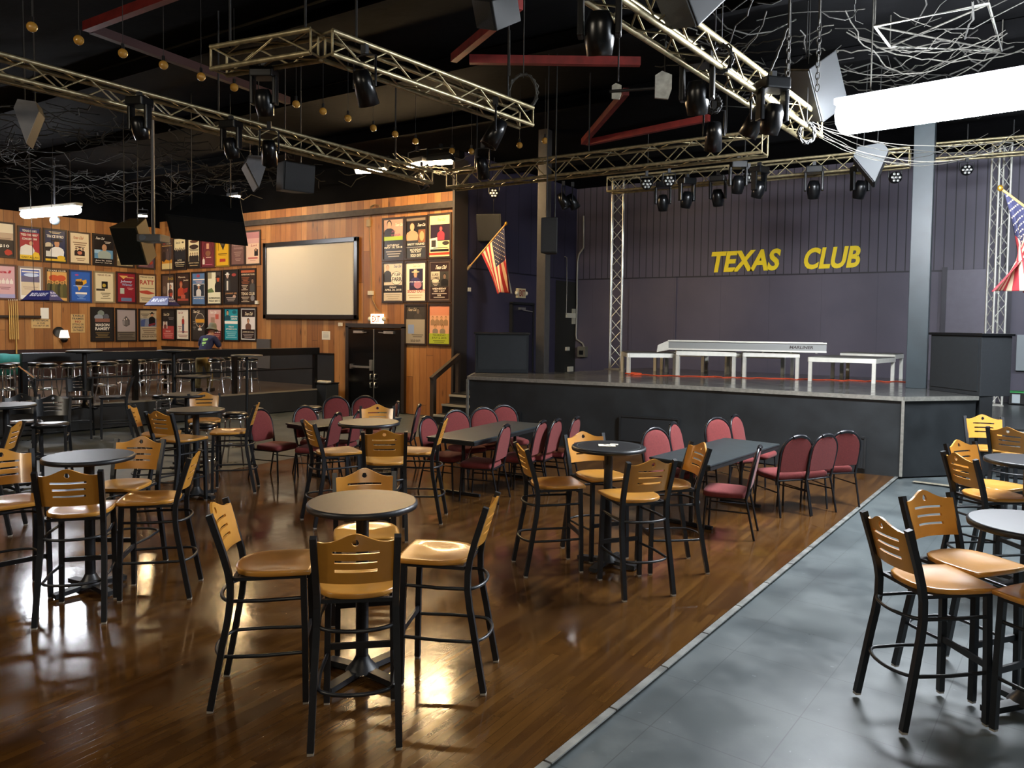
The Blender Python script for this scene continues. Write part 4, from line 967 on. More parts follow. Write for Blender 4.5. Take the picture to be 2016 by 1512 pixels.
# ------------------------------------------------------------------ framed posters
# content: ('r',x0,y0,x1,y1,c) rectangle  ('e',cx,cy,rx,ry,c) ellipse  ('g',[(x,y)..],c) polygon  ('t',text,cx,ybottom,h,w,c[,shear]) lettering
#          ('l',x0,y0,x1,n,gap,c) lines of tiny print  ('p',cx,top,bot,w,shirt,skin,hair[,hat]) a figure from the waist up  ('s',cx,yb,w,c) the script heading
def poster(px0, py0, px1, py1, wall, frame, label, bg, items, fw=.045, inner=None):
    if wall == 'left': a, c = XP(px0, py0, XL), XP(px1, py1, XL); w = c.y - a.y; O = Vector((XL, (a.y + c.y) / 2, (a.z + c.z) / 2)); rz = PI / 2
    else: a, c = YP(px0, py0, YW), YP(px1, py1, YW); w = c.x - a.x; O = Vector(((a.x + c.x) / 2, YW, (a.z + c.z) / 2)); rz = 0
    h = a.z - c.z
    t = thing('framed_poster', label, 'poster', O, rz, 'framed concert posters')
    fm = mat('frame_' + frame.strip('#'), frame, .4); b = MB()
    for s in (-1, 1):
        b.box((s * (w / 2 - fw / 2), -.016, 0), (fw, .032, h), fm); b.box((0, -.016, s * (h / 2 - fw / 2)), (w - 2 * fw, .032, fw), fm)
    b.build('frame', t)
    W, H = w - 2 * fw, h - 2 * fw; b = MB(); lay = [.012]
    if inner:
        b.box((0, -.012, 0), (W, .012, H), pc(inner)); W -= .06; H -= .06
    def q(x, y): return (-W / 2 + x * W, -lay[0], H / 2 - y * H)
    def poly(pts, colr): lay[0] += .0004; b.add([q(x, y) for x, y in pts], [tuple(range(len(pts)))], pc(colr))
    b.box((0, -.006 if not inner else -.0105, 0), (W, .012 if not inner else .018, H), pc(bg))
    if inner: lay[0] = .02
    asp = W / H
    def ell(cx, cy, rx, ry, colr, n=16): poly([(cx + rx * math.cos(2 * PI * i / n), cy + ry * math.sin(2 * PI * i / n)) for i in range(n)], colr)
    for it in items:
        k = it[0]
        if k == 'r': poly([(it[1], it[2]), (it[3], it[2]), (it[3], it[4]), (it[1], it[4])], it[5])
        elif k == 'e': ell(*it[1:6])
        elif k == 'g': poly(it[1], it[2])
        elif k == 't':
            lay[0] += .0004; put_text(b, it[1], Vector(q(it[2], it[3])), Vector((1, 0, 0)), Vector((0, 0, 1)), Vector((0, -1, 0)), it[4] * H, pc(it[6]), width=it[5] * W, bold=.025, shear=it[7] if len(it) > 7 else 0)
        elif k == 's':
            lay[0] += .0004; put_text(b, 'Texas Club', Vector(q(it[1], it[2])), Vector((1, 0, 0)), Vector((0, .0, 1)), Vector((0, -1, 0)), it[3] * asp * H * .28, pc(it[4]), width=it[3] * W, bold=.02, shear=.5)
        elif k == 'l':
            for i in range(it[4]):
                y = it[2] + it[5] * i; ind = .06 * ((i * 7) % 3); poly([(it[1] + ind, y), (it[3] - ind, y), (it[3] - ind, y + it[5] * .42), (it[1] + ind, y + it[5] * .42)], it[6])
        elif k == 'p':
            cx, top, bot, wd, sh, sk, hr = it[1:8]; hat = it[8] if len(it) > 8 else None; hh = bot - top; r = wd * .2; ry = r * asp * 1.3
            hy = top + ry * 1.1; sy = hy + ry * 1.05
            poly([(cx - wd * .12, hy), (cx + wd * .12, hy), (cx + wd * .13, sy + ry * .4), (cx - wd * .13, sy + ry * .4)], sk)
            poly([(cx - wd * .16, sy), (cx + wd * .16, sy), (cx + wd * .42, sy + hh * .1), (cx + wd * .5, sy + hh * .25), (cx + wd * .46, bot), (cx - wd * .46, bot), (cx - wd * .5, sy + hh * .25), (cx - wd * .42, sy + hh * .1)], sh)
            ell(cx, hy - ry * .15, r * 1.12, ry * 1.05, hr); ell(cx, hy + ry * .12, r * .9, ry * .92, sk)
            if hat: ell(cx, hy - ry * .62, r * 2.1, ry * .26, hat); poly([(cx - r * .95, hy - ry * .62), (cx - r * .75, hy - ry * 1.35), (cx + r * .75, hy - ry * 1.35), (cx + r * .95, hy - ry * .62)], hat)
    b.build('print', t)
SK = '#c98f66'; BK = '#141214'; CRM = '#e8d6ae'; WH = '#efe6d2'
L = 'left'; B_ = 'back'
poster(-20, 434, 30, 509, L, '#3a2a1c', 'poster with pale top and dark lower half, top row, cut by left edge', '#f0dcb4', [('r', 0, .28, 1, .52, '#c7a987'), ('r', 0, .5, 1, 1, '#2b241f'), ('l', .1, .44, .9, 2, .04, '#7a5a40'), ('t', '$10', .55, .74, .1, .5, WH), ('g', [(.55, .86), (.7, .78), (.9, .82), (.95, .92), (.75, .98), (.6, .95)], '#b83a28')])
poster(33.7, 443.6, 81.3, 515.7, L, '#3a2a1c', 'red poster with navy top and yellow bottom band, top row of left wall', '#a82c34', [('r', 0, 0, 1, .14, '#2b2f5e'), ('t', "TEXAS CLUB'S", .5, .12, .07, .72, WH), ('t', '"FEED THE NEED"', .5, .25, .07, .86, WH), ('t', 'CONCERT 1999', .5, .38, .07, .74, WH), ('g', [(0, .86), (.05, .62), (.3, .52), (.62, .56), (.75, .7), (.72, .86)], '#eadfca'), ('e', .58, .48, .1, .07, '#d9a982'), ('r', 0, .86, 1, 1, '#e8bb2e'), ('g', [(.6, .86), (.75, .74), (.95, .78), (1, .86)], '#e8bb2e'), ('t', 'GARY ALLAN', .5, .965, .06, .86, '#5a4412')])
poster(84, 448.3, 132, 519, L, '#2a211c', 'navy poster with black hatted cowboy in white shirt, top row of left wall', '#1f2c4e', [('l', .2, .04, .8, 2, .04, '#d8c89a'), ('t', 'TRACE BYRD', .5, .24, .09, .84, WH), ('e', .18, .5, .2, .1, '#d9c7a2'), ('g', [(0, .55), (.5, .52), (.55, .95), (0, .95)], '#241d1c'), ('p', .58, .28, .86, .7, '#efe8da', SK, '#241a14', BK), ('r', .04, .68, .28, .86, '#d8d2c0'), ('r', 0, .93, 1, 1, '#e0b32c'), ('e', .78, .88, .2, .07, '#e0b32c')])
poster(133.8, 454.2, 177.9, 522.3, L, '#4a3524', 'cream poster with a trio in black hats, top row of left wall', '#e6d0a4', [('s', .4, .2, .56, '#b5562c'), ('l', .15, .3, .9, 3, .07, '#8d6a4a'), ('p', .32, .5, .76, .2, '#2a1c1c', SK, '#1c1414', BK), ('p', .68, .5, .76, .2, '#2a1c1c', SK, '#1c1414', BK), ('p', .5, .46, .76, .24, '#2e1a1a', SK, '#1c1414', BK), ('e', .5, .66, .13, .06, '#c77a5a'), ('l', .3, .84, .8, 2, .06, '#8d6a4a')])
poster(181, 458.9, 224.8, 525, L, '#1c1614', 'black poster of dark haired man in grey shirt, top row of left wall', BK, [('s', .3, .14, .46, WH), ('l', .55, .2, .9, 2, .04, WH), ('r', 0, .5, 1, .8, '#5f8fb0'), ('r', 0, .5, .34, .62, '#9cc0d2'), ('p', .55, .26, .8, .72, '#9aa79c', '#b58a66', '#1a1412'), ('t', 'June 26, 2004', .5, .9, .05, .86, WH), ('t', 'Doors 7 pm   Show 9 pm', .5, .97, .04, .88, WH)])
poster(225.6, 463.5, 264, 528, L, '#33261c', 'sepia poster of two men partly behind the hanging speaker', '#b09c74', [('r', 0, 0, 1, .24, '#4a3524'), ('s', .5, .16, .7, '#b5a47a'), ('p', .5, .42, .95, .6, '#5c5236', '#a98e5e', '#3a2e1c'), ('p', .22, .5, .98, .5, '#8a7c58', '#b8a070', '#4a3a24'), ('g', [(.1, .75), (.7, .96), (.65, 1), (.05, .82)], '#c9b88c')])
poster(268, 467, 305, 531, L, '#33261c', 'purple and brown poster under the hanging speaker by the corner', '#6d4a56', [('r', 0, 0, 1, .64, '#8e6f86'), ('g', [(.4, .64), (.7, .3), (1, .5), (1, .64)], '#d9b7b4'), ('t', 'FRIDAY', .35, .74, .07, .6, '#e3c9b0'), ('l', .08, .78, .6, 4, .05, '#b98d78'), ('g', [(.68, .74), (.85, .7), (.95, .82), (.8, .9)], '#b5452f')])
poster(-20, 518, 33, 590.5, L, '#5a3a2a', 'pink poster with red script, second row, cut by left edge', '#d9a9a6', [('t', 'al', .55, .23, .09, .5, '#b5303a', .4), ('p', .3, .38, .56, .16, '#efe0cf', '#efe0cf', '#c79a8e'), ('p', .48, .38, .56, .16, '#efe0cf', '#efe0cf', '#c79a8e'), ('p', .66, .38, .56, .16, '#efe0cf', '#efe0cf', '#c79a8e'), ('p', .84, .38, .56, .16, '#efe0cf', '#efe0cf', '#c79a8e'), ('l', .3, .66, .8, 2, .05, '#8d5a5a'), ('r', 0, .88, 1, 1, '#a7a3c4')])
poster(34.4, 523, 84, 593, L, '#8d7a68', 'white bordered landscape poster behind the left blue lamp', '#efe6d6', [('r', .06, .05, .94, .45, '#5b6aa8'), ('r', .06, .26, .94, .45, '#6d6478'), ('e', .55, .22, .36, .06, '#cfd8e6'), ('l', .1, .1, .9, 1, .1, WH), ('r', .06, .45, .94, .88, '#d9c4a0'), ('l', .15, .6, .85, 2, .06, '#b59a86')])
poster(88, 526.3, 135, 595.7, L, '#5a4028', 'orange crowd poster with black top band, second row of left wall', '#d9a45a', [('r', 0, 0, 1, .07, BK), ('t', 'TEXAS CLUB', .5, .06, .05, .9, CRM), ('e', .35, .27, .25, .1, '#c2542c'), ('e', .7, .27, .25, .1, '#c2542c')] + [('p', .1 + .13 * i, .36 + .03 * (i % 2), .9, .22, ['#54502e', '#3a3a28', '#6d6236'][i % 3], '#a8753e', '#2a2416') for i in range(7)])
poster(135.6, 530.3, 180.5, 596.4, L, '#2a3a5e', 'bright blue poster with yellow state outline, second row of left wall', '#2f5fae', [('g', [(.25, .26), (.55, .24), (.6, .3), (.8, .26), (.82, .38), (.62, .46), (.55, .55), (.4, .66), (.36, .54), (.24, .46)], '#e0a62c'), ('p', .3, .27, .46, .16, '#3a2a1a', SK, BK), ('p', .42, .27, .46, .16, '#3a2a1a', SK, BK), ('p', .54, .27, .46, .16, '#3a2a1a', SK, BK), ('e', .3, .12, .1, .03, '#b0487a'), ('l', .12, .48, .9, 1, .05, '#9cc0e6'), ('r', .22, .7, .82, .77, WH), ('l', .3, .8, .75, 4, .04, '#8fb3dd')])
poster(183.2, 532.9, 225.5, 597, L, '#8d7a58', 'cream poster with small black square photo, second row of left wall', '#e3d3a8', [('t', 'TEXAS CLUB', .5, .11, .06, .74, '#6a3a2a'), ('r', .36, .3, .7, .55, BK), ('e', .5, .44, .1, .06, '#b59a3a'), ('r', .06, .56, .54, .63, '#3a3026'), ('l', .3, .7, .85, 4, .06, '#7a6a4a')])
poster(227.5, 534.2, 268.5, 597.8, L, '#3a1c1a', 'red poster with blue outlined heading, second row near the corner', '#942632', [('g', [(.1, .08), (.6, .08), (.34, .2)], '#d9ab5a'), ('t', 'Presents', .72, .16, .05, .4, '#e3c07a'), ('t', 'Johnny', .5, .34, .1, .66, '#b9cbdd'), ('t', 'Winter', .55, .44, .09, .6, '#8fa9c4'), ('r', .15, .52, .38, .72, '#b9c3b0'), ('l', .55, .5, .9, 2, .05, '#d9908a'), ('r', .2, .86, .8, .98, '#6a7f9c')])
poster(270.1, 538, 307.5, 599.2, L, '#5a3a24', 'cream poster with big red four letter word beside the corner', '#e6d3a4', [('t', 'TEXAS CLUB', .5, .1, .05, .84, '#4a4034'), ('t', 'RATT', .5, .34, .16, .88, '#b8342a'), ('l', .1, .46, .95, 1, .06, '#8a7a5a'), ('g', [(0, .58), (.5, .55), (1, .66), (.6, .7), (.1, .66)], '#c2503c'), ('l', .1, .82, .8, 2, .07, '#8a7a5a')])
poster(177, 604, 224.5, 672, L, '#17120f', 'black framed dark poster with big white name, lowest row of left wall', '#24211e', [('e', .42, .12, .18, .1, '#7d8578'), ('e', .3, .26, .24, .1, '#8d9296'), ('e', .7, .24, .16, .1, '#5a5a5e'), ('r', .1, .3, .9, .42, '#8a5a48'), ('t', 'MASON', .5, .57, .1, .74, WH), ('t', 'RAMSEY', .5, .7, .1, .78, WH), ('l', .12, .78, .88, 4, .05, '#8a7448')], inner='#2b2622')
poster(226.3, 606.4, 269, 672, L, '#17120f', 'grey poster with a group emblem, middle of lowest row on left wall', '#a89a94', [('g', [(.32, .5), (.3, .35), (.5, .2), (.7, .35), (.7, .5), (.5, .56)], '#5a524e'), ('p', .4, .28, .5, .2, '#8d8580', '#c7b8a8', '#3a3430'), ('p', .52, .26, .52, .2, '#6d6560', '#c7b8a8', '#3a3430'), ('r', 0, .72, 1, 1, '#6d6252'), ('l', .05, .74, .95, 4, .06, '#3a332b')])
poster(271.8, 607.5, 313.8, 671.3, L, '#17120f', 'grey poster of capped guitarist in black, lowest row beside the corner', '#b8a888', [('r', 0, .28, 1, .56, '#7d8696'), ('g', [(.05, .35), (.3, .3), (.25, .55), (.05, .55)], '#4a5a86'), ('p', .66, .08, .52, .36, '#171616', SK, BK, BK), ('g', [(.45, .48), (.85, .42), (.85, .48), (.48, .55)], '#7a2f3a'), ('l', .06, .12, .5, 3, .05, '#5a5248'), ('l', .1, .62, .9, 4, .06, '#6d5a44'), ('t', 'SOLD OUT!', .5, .92, .06, .8, '#4a3a2a')])
# end wall, left block
poster(317.7, 472, 342.2, 532.4, B_, '#5a4028', 'dark sepia poster with flaming yellow bottom, first right of the corner', '#4a382e', [('e', .22, .08, .14, .05, '#a8443a'), ('t', 'Texas', .6, .13, .07, .5, CRM), ('r', 0, .17, 1, .2, '#c79a5a'), ('p', .2, .26, .7, .36, '#2a1f1a', '#5a4030', BK), ('p', .55, .26, .7, .3, '#5a4a46', '#7a6050', BK), ('g', [(0, .7), (.2, .75), (.4, .66), (.7, .7), (1, .66), (1, .8), (0, .82)], '#d9952c'), ('r', 0, .8, 1, 1, '#e6d08c')])
poster(342, 468.5, 368.4, 531.3, B_, '#2a1f18', 'poster with cream top, black band of men below, right of corner', BK, [('r', 0, 0, 1, .36, '#ecdca8'), ('s', .3, .16, .4, '#4a3a24'), ('e', .75, .12, .1, .03, '#4a3a24')] + [('p', .14 + .18 * i, .3 + .02 * (i % 2), .7, .26, '#26282a', '#b09a78', '#1a1412') for i in range(5)] + [('t', 'A.T.O.', .5, .74, .05, .4, CRM), ('t', 'SPEEDFREAKS', .5, .82, .05, .84, CRM), ('l', .1, .86, .9, 2, .05, '#c7b88c')])
poster(369.4, 466.8, 395.8, 528.4, B_, '#1f1712', 'black and cream photo collage poster in the upper row', '#191512', [('r', .02, .03, .98, .8, '#dfd0a4'), ('e', .5, .12, .36, .05, '#5a3a2a'), ('e', .5, .3, .4, .08, '#3a2a24'), ('l', .08, .38, .92, 2, .04, '#2a211c')] + [('p', .2 + .2 * i, .5, .82, .26, '#2a2420', '#b59470', '#1a1412') for i in range(4)] + [('t', 'ALISON THOMAS', .5, .88, .05, .9, '#c7b48a'), ('l', .15, .93, .85, 1, .05, '#b59a6a')])
poster(395.6, 464.5, 425, 527.3, B_, '#4a1c20', 'maroon poster with an oval emblem in the upper row', '#742a30', [('e', .5, .4, .37, .27, '#4a1c22'), ('e', .5, .4, .34, .25, '#6d2c30'), ('t', 'TEXAS CLUB', .5, .14, .05, .66, '#e3b49a'), ('r', .38, .22, .58, .4, '#d9a07a'), ('e', .5, .56, .2, .1, '#8a5a3c'), ('p', .16, .66, .92, .18, '#e6d8c4', '#c98f66', '#2a1a14'), ('l', .35, .68, .75, 1, .06, '#e0b59a'), ('l', .3, .92, .85, 1, .06, '#c2607a')])
poster(424.4, 461.7, 453.4, 525, B_, '#8a6a1c', 'yellow poster with black downward triangle below the speaker', '#e0ac24', [('g', [(.24, .2), (.8, .2), (.54, .5), (.46, .42)], '#2b251c'), ('p', .5, .18, .34, .2, '#5a4a30', SK, BK), ('r', .14, .18, .2, .5, '#a87a1c'), ('r', .16, .6, .86, .63, '#6a4a14'), ('l', .2, .66, .8, 1, .04, '#a87a1c'), ('r', .28, .78, .74, .88, '#b5382c')])
poster(454, 457.1, 483.7, 522.7, B_, '#3a241f', 'mauve brown poster partly behind the black speaker', '#7a564c', [('e', .8, .12, .18, .1, '#9c9484'), ('t', 'NIGHT', .45, .42, .07, .7, '#b08d80'), ('t', 'RANGER', .55, .52, .07, .7, '#a88478'), ('l', .2, .6, .8, 3, .06, '#a5806f'), ('l', .3, .82, .75, 2, .05, '#b58d7c')])
poster(483.1, 454.8, 514.5, 521.6, B_, '#33241c', 'pink to cream poster just left of the projection screen', '#e3bfa0', [('r', 0, 0, 1, .2, '#b5757a'), ('r', 0, .2, 1, .36, '#d09c94'), ('t', 'Lori', .55, .46, .07, .4, '#b5605a', .4), ('r', .6, .55, .88, .76, '#4a4038'), ('p', .72, .52, .76, .24, BK, SK, BK), ('r', .15, .8, .85, .85, '#b5605a'), ('l', .3, .89, .7, 1, .05, '#c2907c')])
poster(318.3, 539.8, 345, 602, B_, '#1c1512', 'brown poster with white photo of a woman, first of second row', '#5a4438', [('s', .7, .16, .5, '#d9b02c'), ('r', .45, .26, 1, .86, '#efe8d8'), ('p', .72, .32, .7, .4, '#4a2c28', SK, '#5a3020'), ('g', [(.56, .62), (.9, .6), (.8, .84), (.6, .82)], '#b0402c'), ('e', .2, .5, .16, .14, '#7a6454')])
poster(347, 537.5, 374.7, 601, B_, '#1c1512', 'dark brown poster of red haired singer in orange, second row', '#3f2a22', [('t', 'Wynonna', .4, .14, .07, .6, CRM), ('t', 'Judd', .74, .24, .06, .4, CRM), ('p', .35, .24, .74, .56, '#c2482e', '#c27a56', '#a8401f'), ('g', [(.5, .5), (.92, .46), (.86, .6), (.5, .66)], '#a8352a'), ('r', .35, .7, .7, .82, '#c2604a'), ('r', .05, .83, .95, .9, '#b0503c')])
poster(377.6, 535.8, 406.7, 602, B_, '#1c1512', 'steel blue poster with boxed photo of man in pale hat', '#5a7ba0', [('e', .46, .08, .14, .05, '#a84a5a'), ('r', .05, .18, .97, .22, WH), ('l', .25, .25, .8, 2, .04, '#c7a79c'), ('r', .05, .34, .95, .75, WH), ('r', .08, .355, .92, .735, '#22303c'), ('p', .5, .36, .73, .4, '#d8d2c4', SK, BK, '#e3dcc8'), ('t', 'MARCH 24, 2012', .5, .84, .05, .76, WH)])
poster(407.8, 533.6, 438, 600.3, B_, '#1c1512', 'pale poster with orange bearded man in black hat, second row', '#e9dfb8', [('r', .6, 0, 1, .6, '#4a4038'), ('p', .78, .12, .64, .5, '#24201e', '#c2552c', '#a8401f', BK), ('r', 0, 0, .3, .2, '#a89c7a'), ('g', [(0, .56), (.3, .5), (.5, .64), (0, .66)], '#6a7a4a'), ('t', 'BLUE MILLER BAND', .5, .86, .06, .84, '#6d6a58'), ('t', 'FRIDAY MAY 8', .5, .95, .06, .8, '#6d6a58')])
poster(440.1, 531.3, 471.1, 599.7, B_, '#17120f', 'black poster of man in white cap, second row', '#2a2522', [('p', .24, .06, .62, .44, '#3a3834', '#c7a184', '#d8d2c4', '#e0dac8'), ('e', .72, .12, .16, .05, '#a8443a'), ('r', .18, .3, .3, .6, '#d8cdb8'), ('t', 'JOHNNY LEE', .5, .74, .07, .84, '#c28d5a'), ('e', .75, .8, .12, .05, '#c7a184'), ('l', .15, .82, .85, 3, .05, '#a8998a')])
poster(472.8, 529, 505.4, 599.1, B_, '#17120f', 'brown poster with orange top bar and white letters beside the screen', '#33221a', [('r', 0, 0, 1, .08, '#c2603a'), ('t', 'ADVENTURE TOURS', .5, .16, .045, .96, CRM), ('l', .05, .22, .6, 5, .045, '#9c5a38'), ('p', .82, .26, .7, .4, '#4a4844', '#8a6a54', BK), ('l', .05, .46, .5, 4, .045, '#d8c4a4'), ('t', 'TEXAS CLUB', .5, .77, .09, .94, CRM), ('e', .82, .86, .14, .09, '#8a8480'), ('l', .05, .82, .6, 4, .045, '#c7b494')])
poster(318.6, 607.5, 346, 670.7, B_, '#17120f', 'poster black above and red below, first of the lowest row', '#2b2624', [('s', .3, .2, .5, CRM), ('l', .5, .26, .95, 2, .05, '#8a8078'), ('r', 0, .55, 1, 1, '#b5423e'), ('r', .06, .4, .42, .64, '#dccfbf'), ('p', .24, .4, .64, .24, '#7a4038', SK, BK), ('t', 'FRIDAY', .5, .76, .05, .44, '#efc9b8'), ('l', .1, .8, .9, 3, .06, '#d98d80')])
poster(347.3, 607, 374.5, 670.7, B_, '#17120f', 'cream poster of standing man in red, lowest row', '#efe2c8', [('s', .28, .14, .4, '#a8352a'), ('p', .52, .22, .5, .22, '#a8352a', SK, BK), ('r', .44, .48, .6, .8, '#4a4a5a'), ('l', .08, .56, .4, 3, .06, '#a8554a'), ('t', 'CODY JINKS', .5, .8, .07, .84, '#b5483a'), ('l', .1, .86, .9, 2, .05, '#a8705a')])
poster(377.2, 606, 406.6, 672, B_, '#17120f', 'dark poster with round emblem and orange banner behind the person', '#3a342f', [('s', .3, .12, .5, CRM), ('e', .6, .36, .36, .24, '#c9bda4'), ('e', .6, .36, .33, .22, '#4a4038'), ('r', .26, .32, .98, .44, '#d99a34'), ('p', .6, .5, .7, .3, '#e3dccb', SK, BK), ('l', .06, .4, .3, 5, .06, '#8a8274')])
poster(408.4, 606, 438.8, 672.7, B_, '#17120f', 'pink and maroon poster right behind the bending person', '#d0a494', [('s', .35, .14, .5, '#efe2cc'), ('r', .55, .16, .8, .32, '#c25a4a'), ('r', .2, .26, .5, .66, '#a8806a'), ('r', 0, .7, 1, 1, '#6a2424'), ('t', 'JULY 13, 2018', .5, .78, .05, .8, '#efe2cc'), ('l', .1, .82, .9, 3, .05, '#c28d7a')])
poster(441, 605.2, 471.8, 672.7, B_, '#17120f', 'teal poster with white band in the lowest row', '#1f8d96', [('p', .22, .04, .36, .42, '#1c4a54', '#b5906a', '#24180f'), ('e', .72, .1, .16, .06, '#1a5f68'), ('t', 'JORDAN', .7, .28, .06, .5, WH), ('t', 'DAVIS', .72, .35, .06, .4, WH), ('r', 0, .39, 1, .48, WH), ('t', 'FRIDAY', .5, .6, .05, .4, WH), ('t', 'SEPTEMBER 28, 2018', .5, .68, .05, .8, WH), ('l', .1, .73, .9, 4, .06, '#8fc7c4')])
poster(473.6, 604.3, 506.6, 672.7, B_, '#17120f', 'white lined poster of a bare armed man, last of the lowest row', '#e3d8cc', [('r', 0, 0, 1, .25, '#241a1c'), ('s', .5, .2, .6, CRM), ('p', .5, .3, .68, .44, '#6a4a3c', '#b5805c', '#1c1210'), ('r', 0, .68, 1, 1, '#241a1c'), ('t', 'JAMES MICHAEL', .5, .8, .05, .86, CRM), ('l', .1, .84, .9, 3, .05, '#a8998c')], inner='#d8d2c4')
# end wall, right block by the stage
F3 = '#2b1c12'
poster(753.8, 430.1, 797.2, 512.7, B_, F3, 'black poster with green band and dark haired woman, right block top left', '#191514', [('r', 0, 0, 1, .44, '#c7a18c'), ('p', .28, .02, .44, .56, '#1f1a1c', '#dcae8c', BK), ('s', .76, .18, .42, WH), ('t', 'JO', .5, .34, .06, .2, '#a8506a'), ('t', 'WALKER', .62, .42, .05, .5, '#a8506a'), ('r', 0, .43, 1, .53, '#a8c42c'), ('t', 'SATURDAY', .5, .68, .05, .62, WH), ('t', 'MAY 19, 2018', .5, .74, .055, .92, WH), ('l', .12, .8, .92, 3, .06, '#b5aa9c')])
poster(798.1, 426.9, 841.7, 510.7, B_, F3, 'dark poster of a man in a pale shirt, right block top middle', '#2f3236', [('r', 0, .08, 1, .56, '#191310'), ('r', 0, 0, 1, .07, '#8a7a68'), ('p', .3, .1, .56, .62, '#c79a78', '#dcae88', '#3a2416'), ('s', .76, .22, .42, WH), ('r', .62, .3, 1, .62, '#8a5a38'), ('e', .8, .46, .12, .12, '#c7a070'), ('t', 'BRETT YOUNG', .5, .68, .05, .86, WH), ('r', 0, .72, 1, .74, '#8a8a8a'), ('t', 'SATURDAY', .5, .82, .05, .6, WH), ('t', 'DEC 9, 2017', .5, .87, .045, .5, WH), ('t', 'SOLD OUT', .5, .975, .075, .54, WH)])
poster(843.6, 421.9, 889.3, 507.9, B_, F3, 'cream poster with purple photo of a red figure, right block top right', '#ecd9a4', [('s', .55, .14, .4, '#b59a5a'), ('r', .04, .22, .98, .62, '#2b1c2c'), ('p', .56, .26, .6, .36, '#b53a4a', '#c25a5a', '#5a1c24'), ('g', [(.0, .56), (.38, .53), (.42, .8), (.03, .83)], WH), ('r', .1, .6, .32, .76, '#3a3430'), ('e', .8, .68, .17, .05, '#3a3430'), ('r', .05, .82, .95, .88, '#191514'), ('r', 0, .9, 1, .96, '#c2402c'), ('l', .2, .78, .9, 1, .04, '#3a3430')])
poster(753.8, 515.5, 796, 596.1, B_, F3, 'pale poster with round black white emblem, right block middle left', '#dccfb8', [('p', .2, .04, .5, .42, '#2b2824', '#d8b090', '#b59a80'), ('s', .7, .12, .4, '#5a6a8a'), ('e', .68, .4, .3, .18, '#191514'), ('e', .68, .4, .285, .168, WH), ('t', 'TYLER', .66, .34, .07, .44, '#191514'), ('t', 'FARR', .7, .48, .11, .5, '#191514'), ('r', 0, .58, 1, .78, '#191514'), ('t', 'FRIDAY', .5, .66, .045, .36, WH), ('t', 'APRIL 20, 2018', .5, .74, .06, .88, WH), ('l', .1, .82, .9, 4, .05, '#b5a890')])
poster(797.9, 514.6, 841.3, 595.7, B_, F3, 'white poster with purple cowboy photo and red words, right block centre', '#f0e6d0', [('s', .5, .12, .4, '#c7b48a'), ('r', .16, .16, .86, .72, '#241c3a'), ('p', .48, .2, .6, .5, '#3a3060', '#c99a7a', BK, '#d8c49a'), ('e', .6, .58, .2, .1, '#b57a8a'), ('t', 'LUKE BRYAN JR', .5, .53, .05, .8, '#d8cfe0'), ('t', 'SOLD OUT!', .52, .79, .08, .9, '#b8342a'), ('l', .1, .84, .85, 2, .06, '#d0bf9c')])
poster(843.6, 511.7, 889.3, 595.2, B_, F3, 'dark brown poster with white script and guitarist, right block middle right', '#2a1614', [('s', .54, .18, .6, WH), ('r', .0, .24, 1, .66, '#3a3834'), ('p', .78, .3, .64, .4, '#191716', '#7a6454', BK), ('r', .04, .24, .52, .46, '#c7bca4'), ('t', 'LUKE', .28, .36, .07, .34, '#2a1614'), ('t', 'COMBS', .28, .45, .07, .42, '#2a1614'), ('e', .28, .5, .2, .04, '#d8cdb4'), ('l', .1, .54, .5, 3, .04, '#b5aa98'), ('t', 'WEDNESDAY', .5, .74, .05, .76, WH), ('t', 'NOV 1, 2017', .5, .81, .05, .58, WH), ('l', .1, .84, .9, 1, .05, '#b5a89c'), ('t', '$15', .5, .92, .045, .18, WH), ('l', .2, .94, .8, 1, .05, '#b5a89c')], inner='#6a5a50')
poster(797.6, 598.4, 840.7, 680.5, B_, F3, 'grey poster with shiny glare, right block bottom left', '#a39886', [('r', 0, 0, 1, .36, '#3f3a36'), ('s', .3, .14, .46, '#c7b494'), ('p', .62, .06, .36, .4, '#4a443e', '#7a6a5a', BK), ('r', .1, .5, .42, .74, '#8a9cc0'), ('l', .3, .76, .9, 2, .05, '#6d6558'), ('t', 'SOLD OUT!', .5, .96, .06, .5, '#2b2826')])
poster(843.6, 597.7, 888.7, 681.5, B_, F3, 'peach poster with lime green bottom, right block bottom right', '#dba582', [('r', 0, .0, 1, .26, '#d58a6a')] + [('p', .16 + .22 * i, .28, .52, .22, '#9c7a5a', '#c9986a', '#7a5030') for i in range(4)] + [('p', .3 + .36 * i, .5, .74, .28, '#8a7a68', '#c9986a', '#6a4a30') for i in range(2)] + [('r', 0, .73, 1, 1, '#a8b43a'), ('t', 'THURSDAY', .5, .8, .05, .66, '#5a6420'), ('t', 'JULY 2, 2015', .5, .88, .06, .72, '#4a521c'), ('l', .2, .91, .8, 2, .04, '#6a7428')])
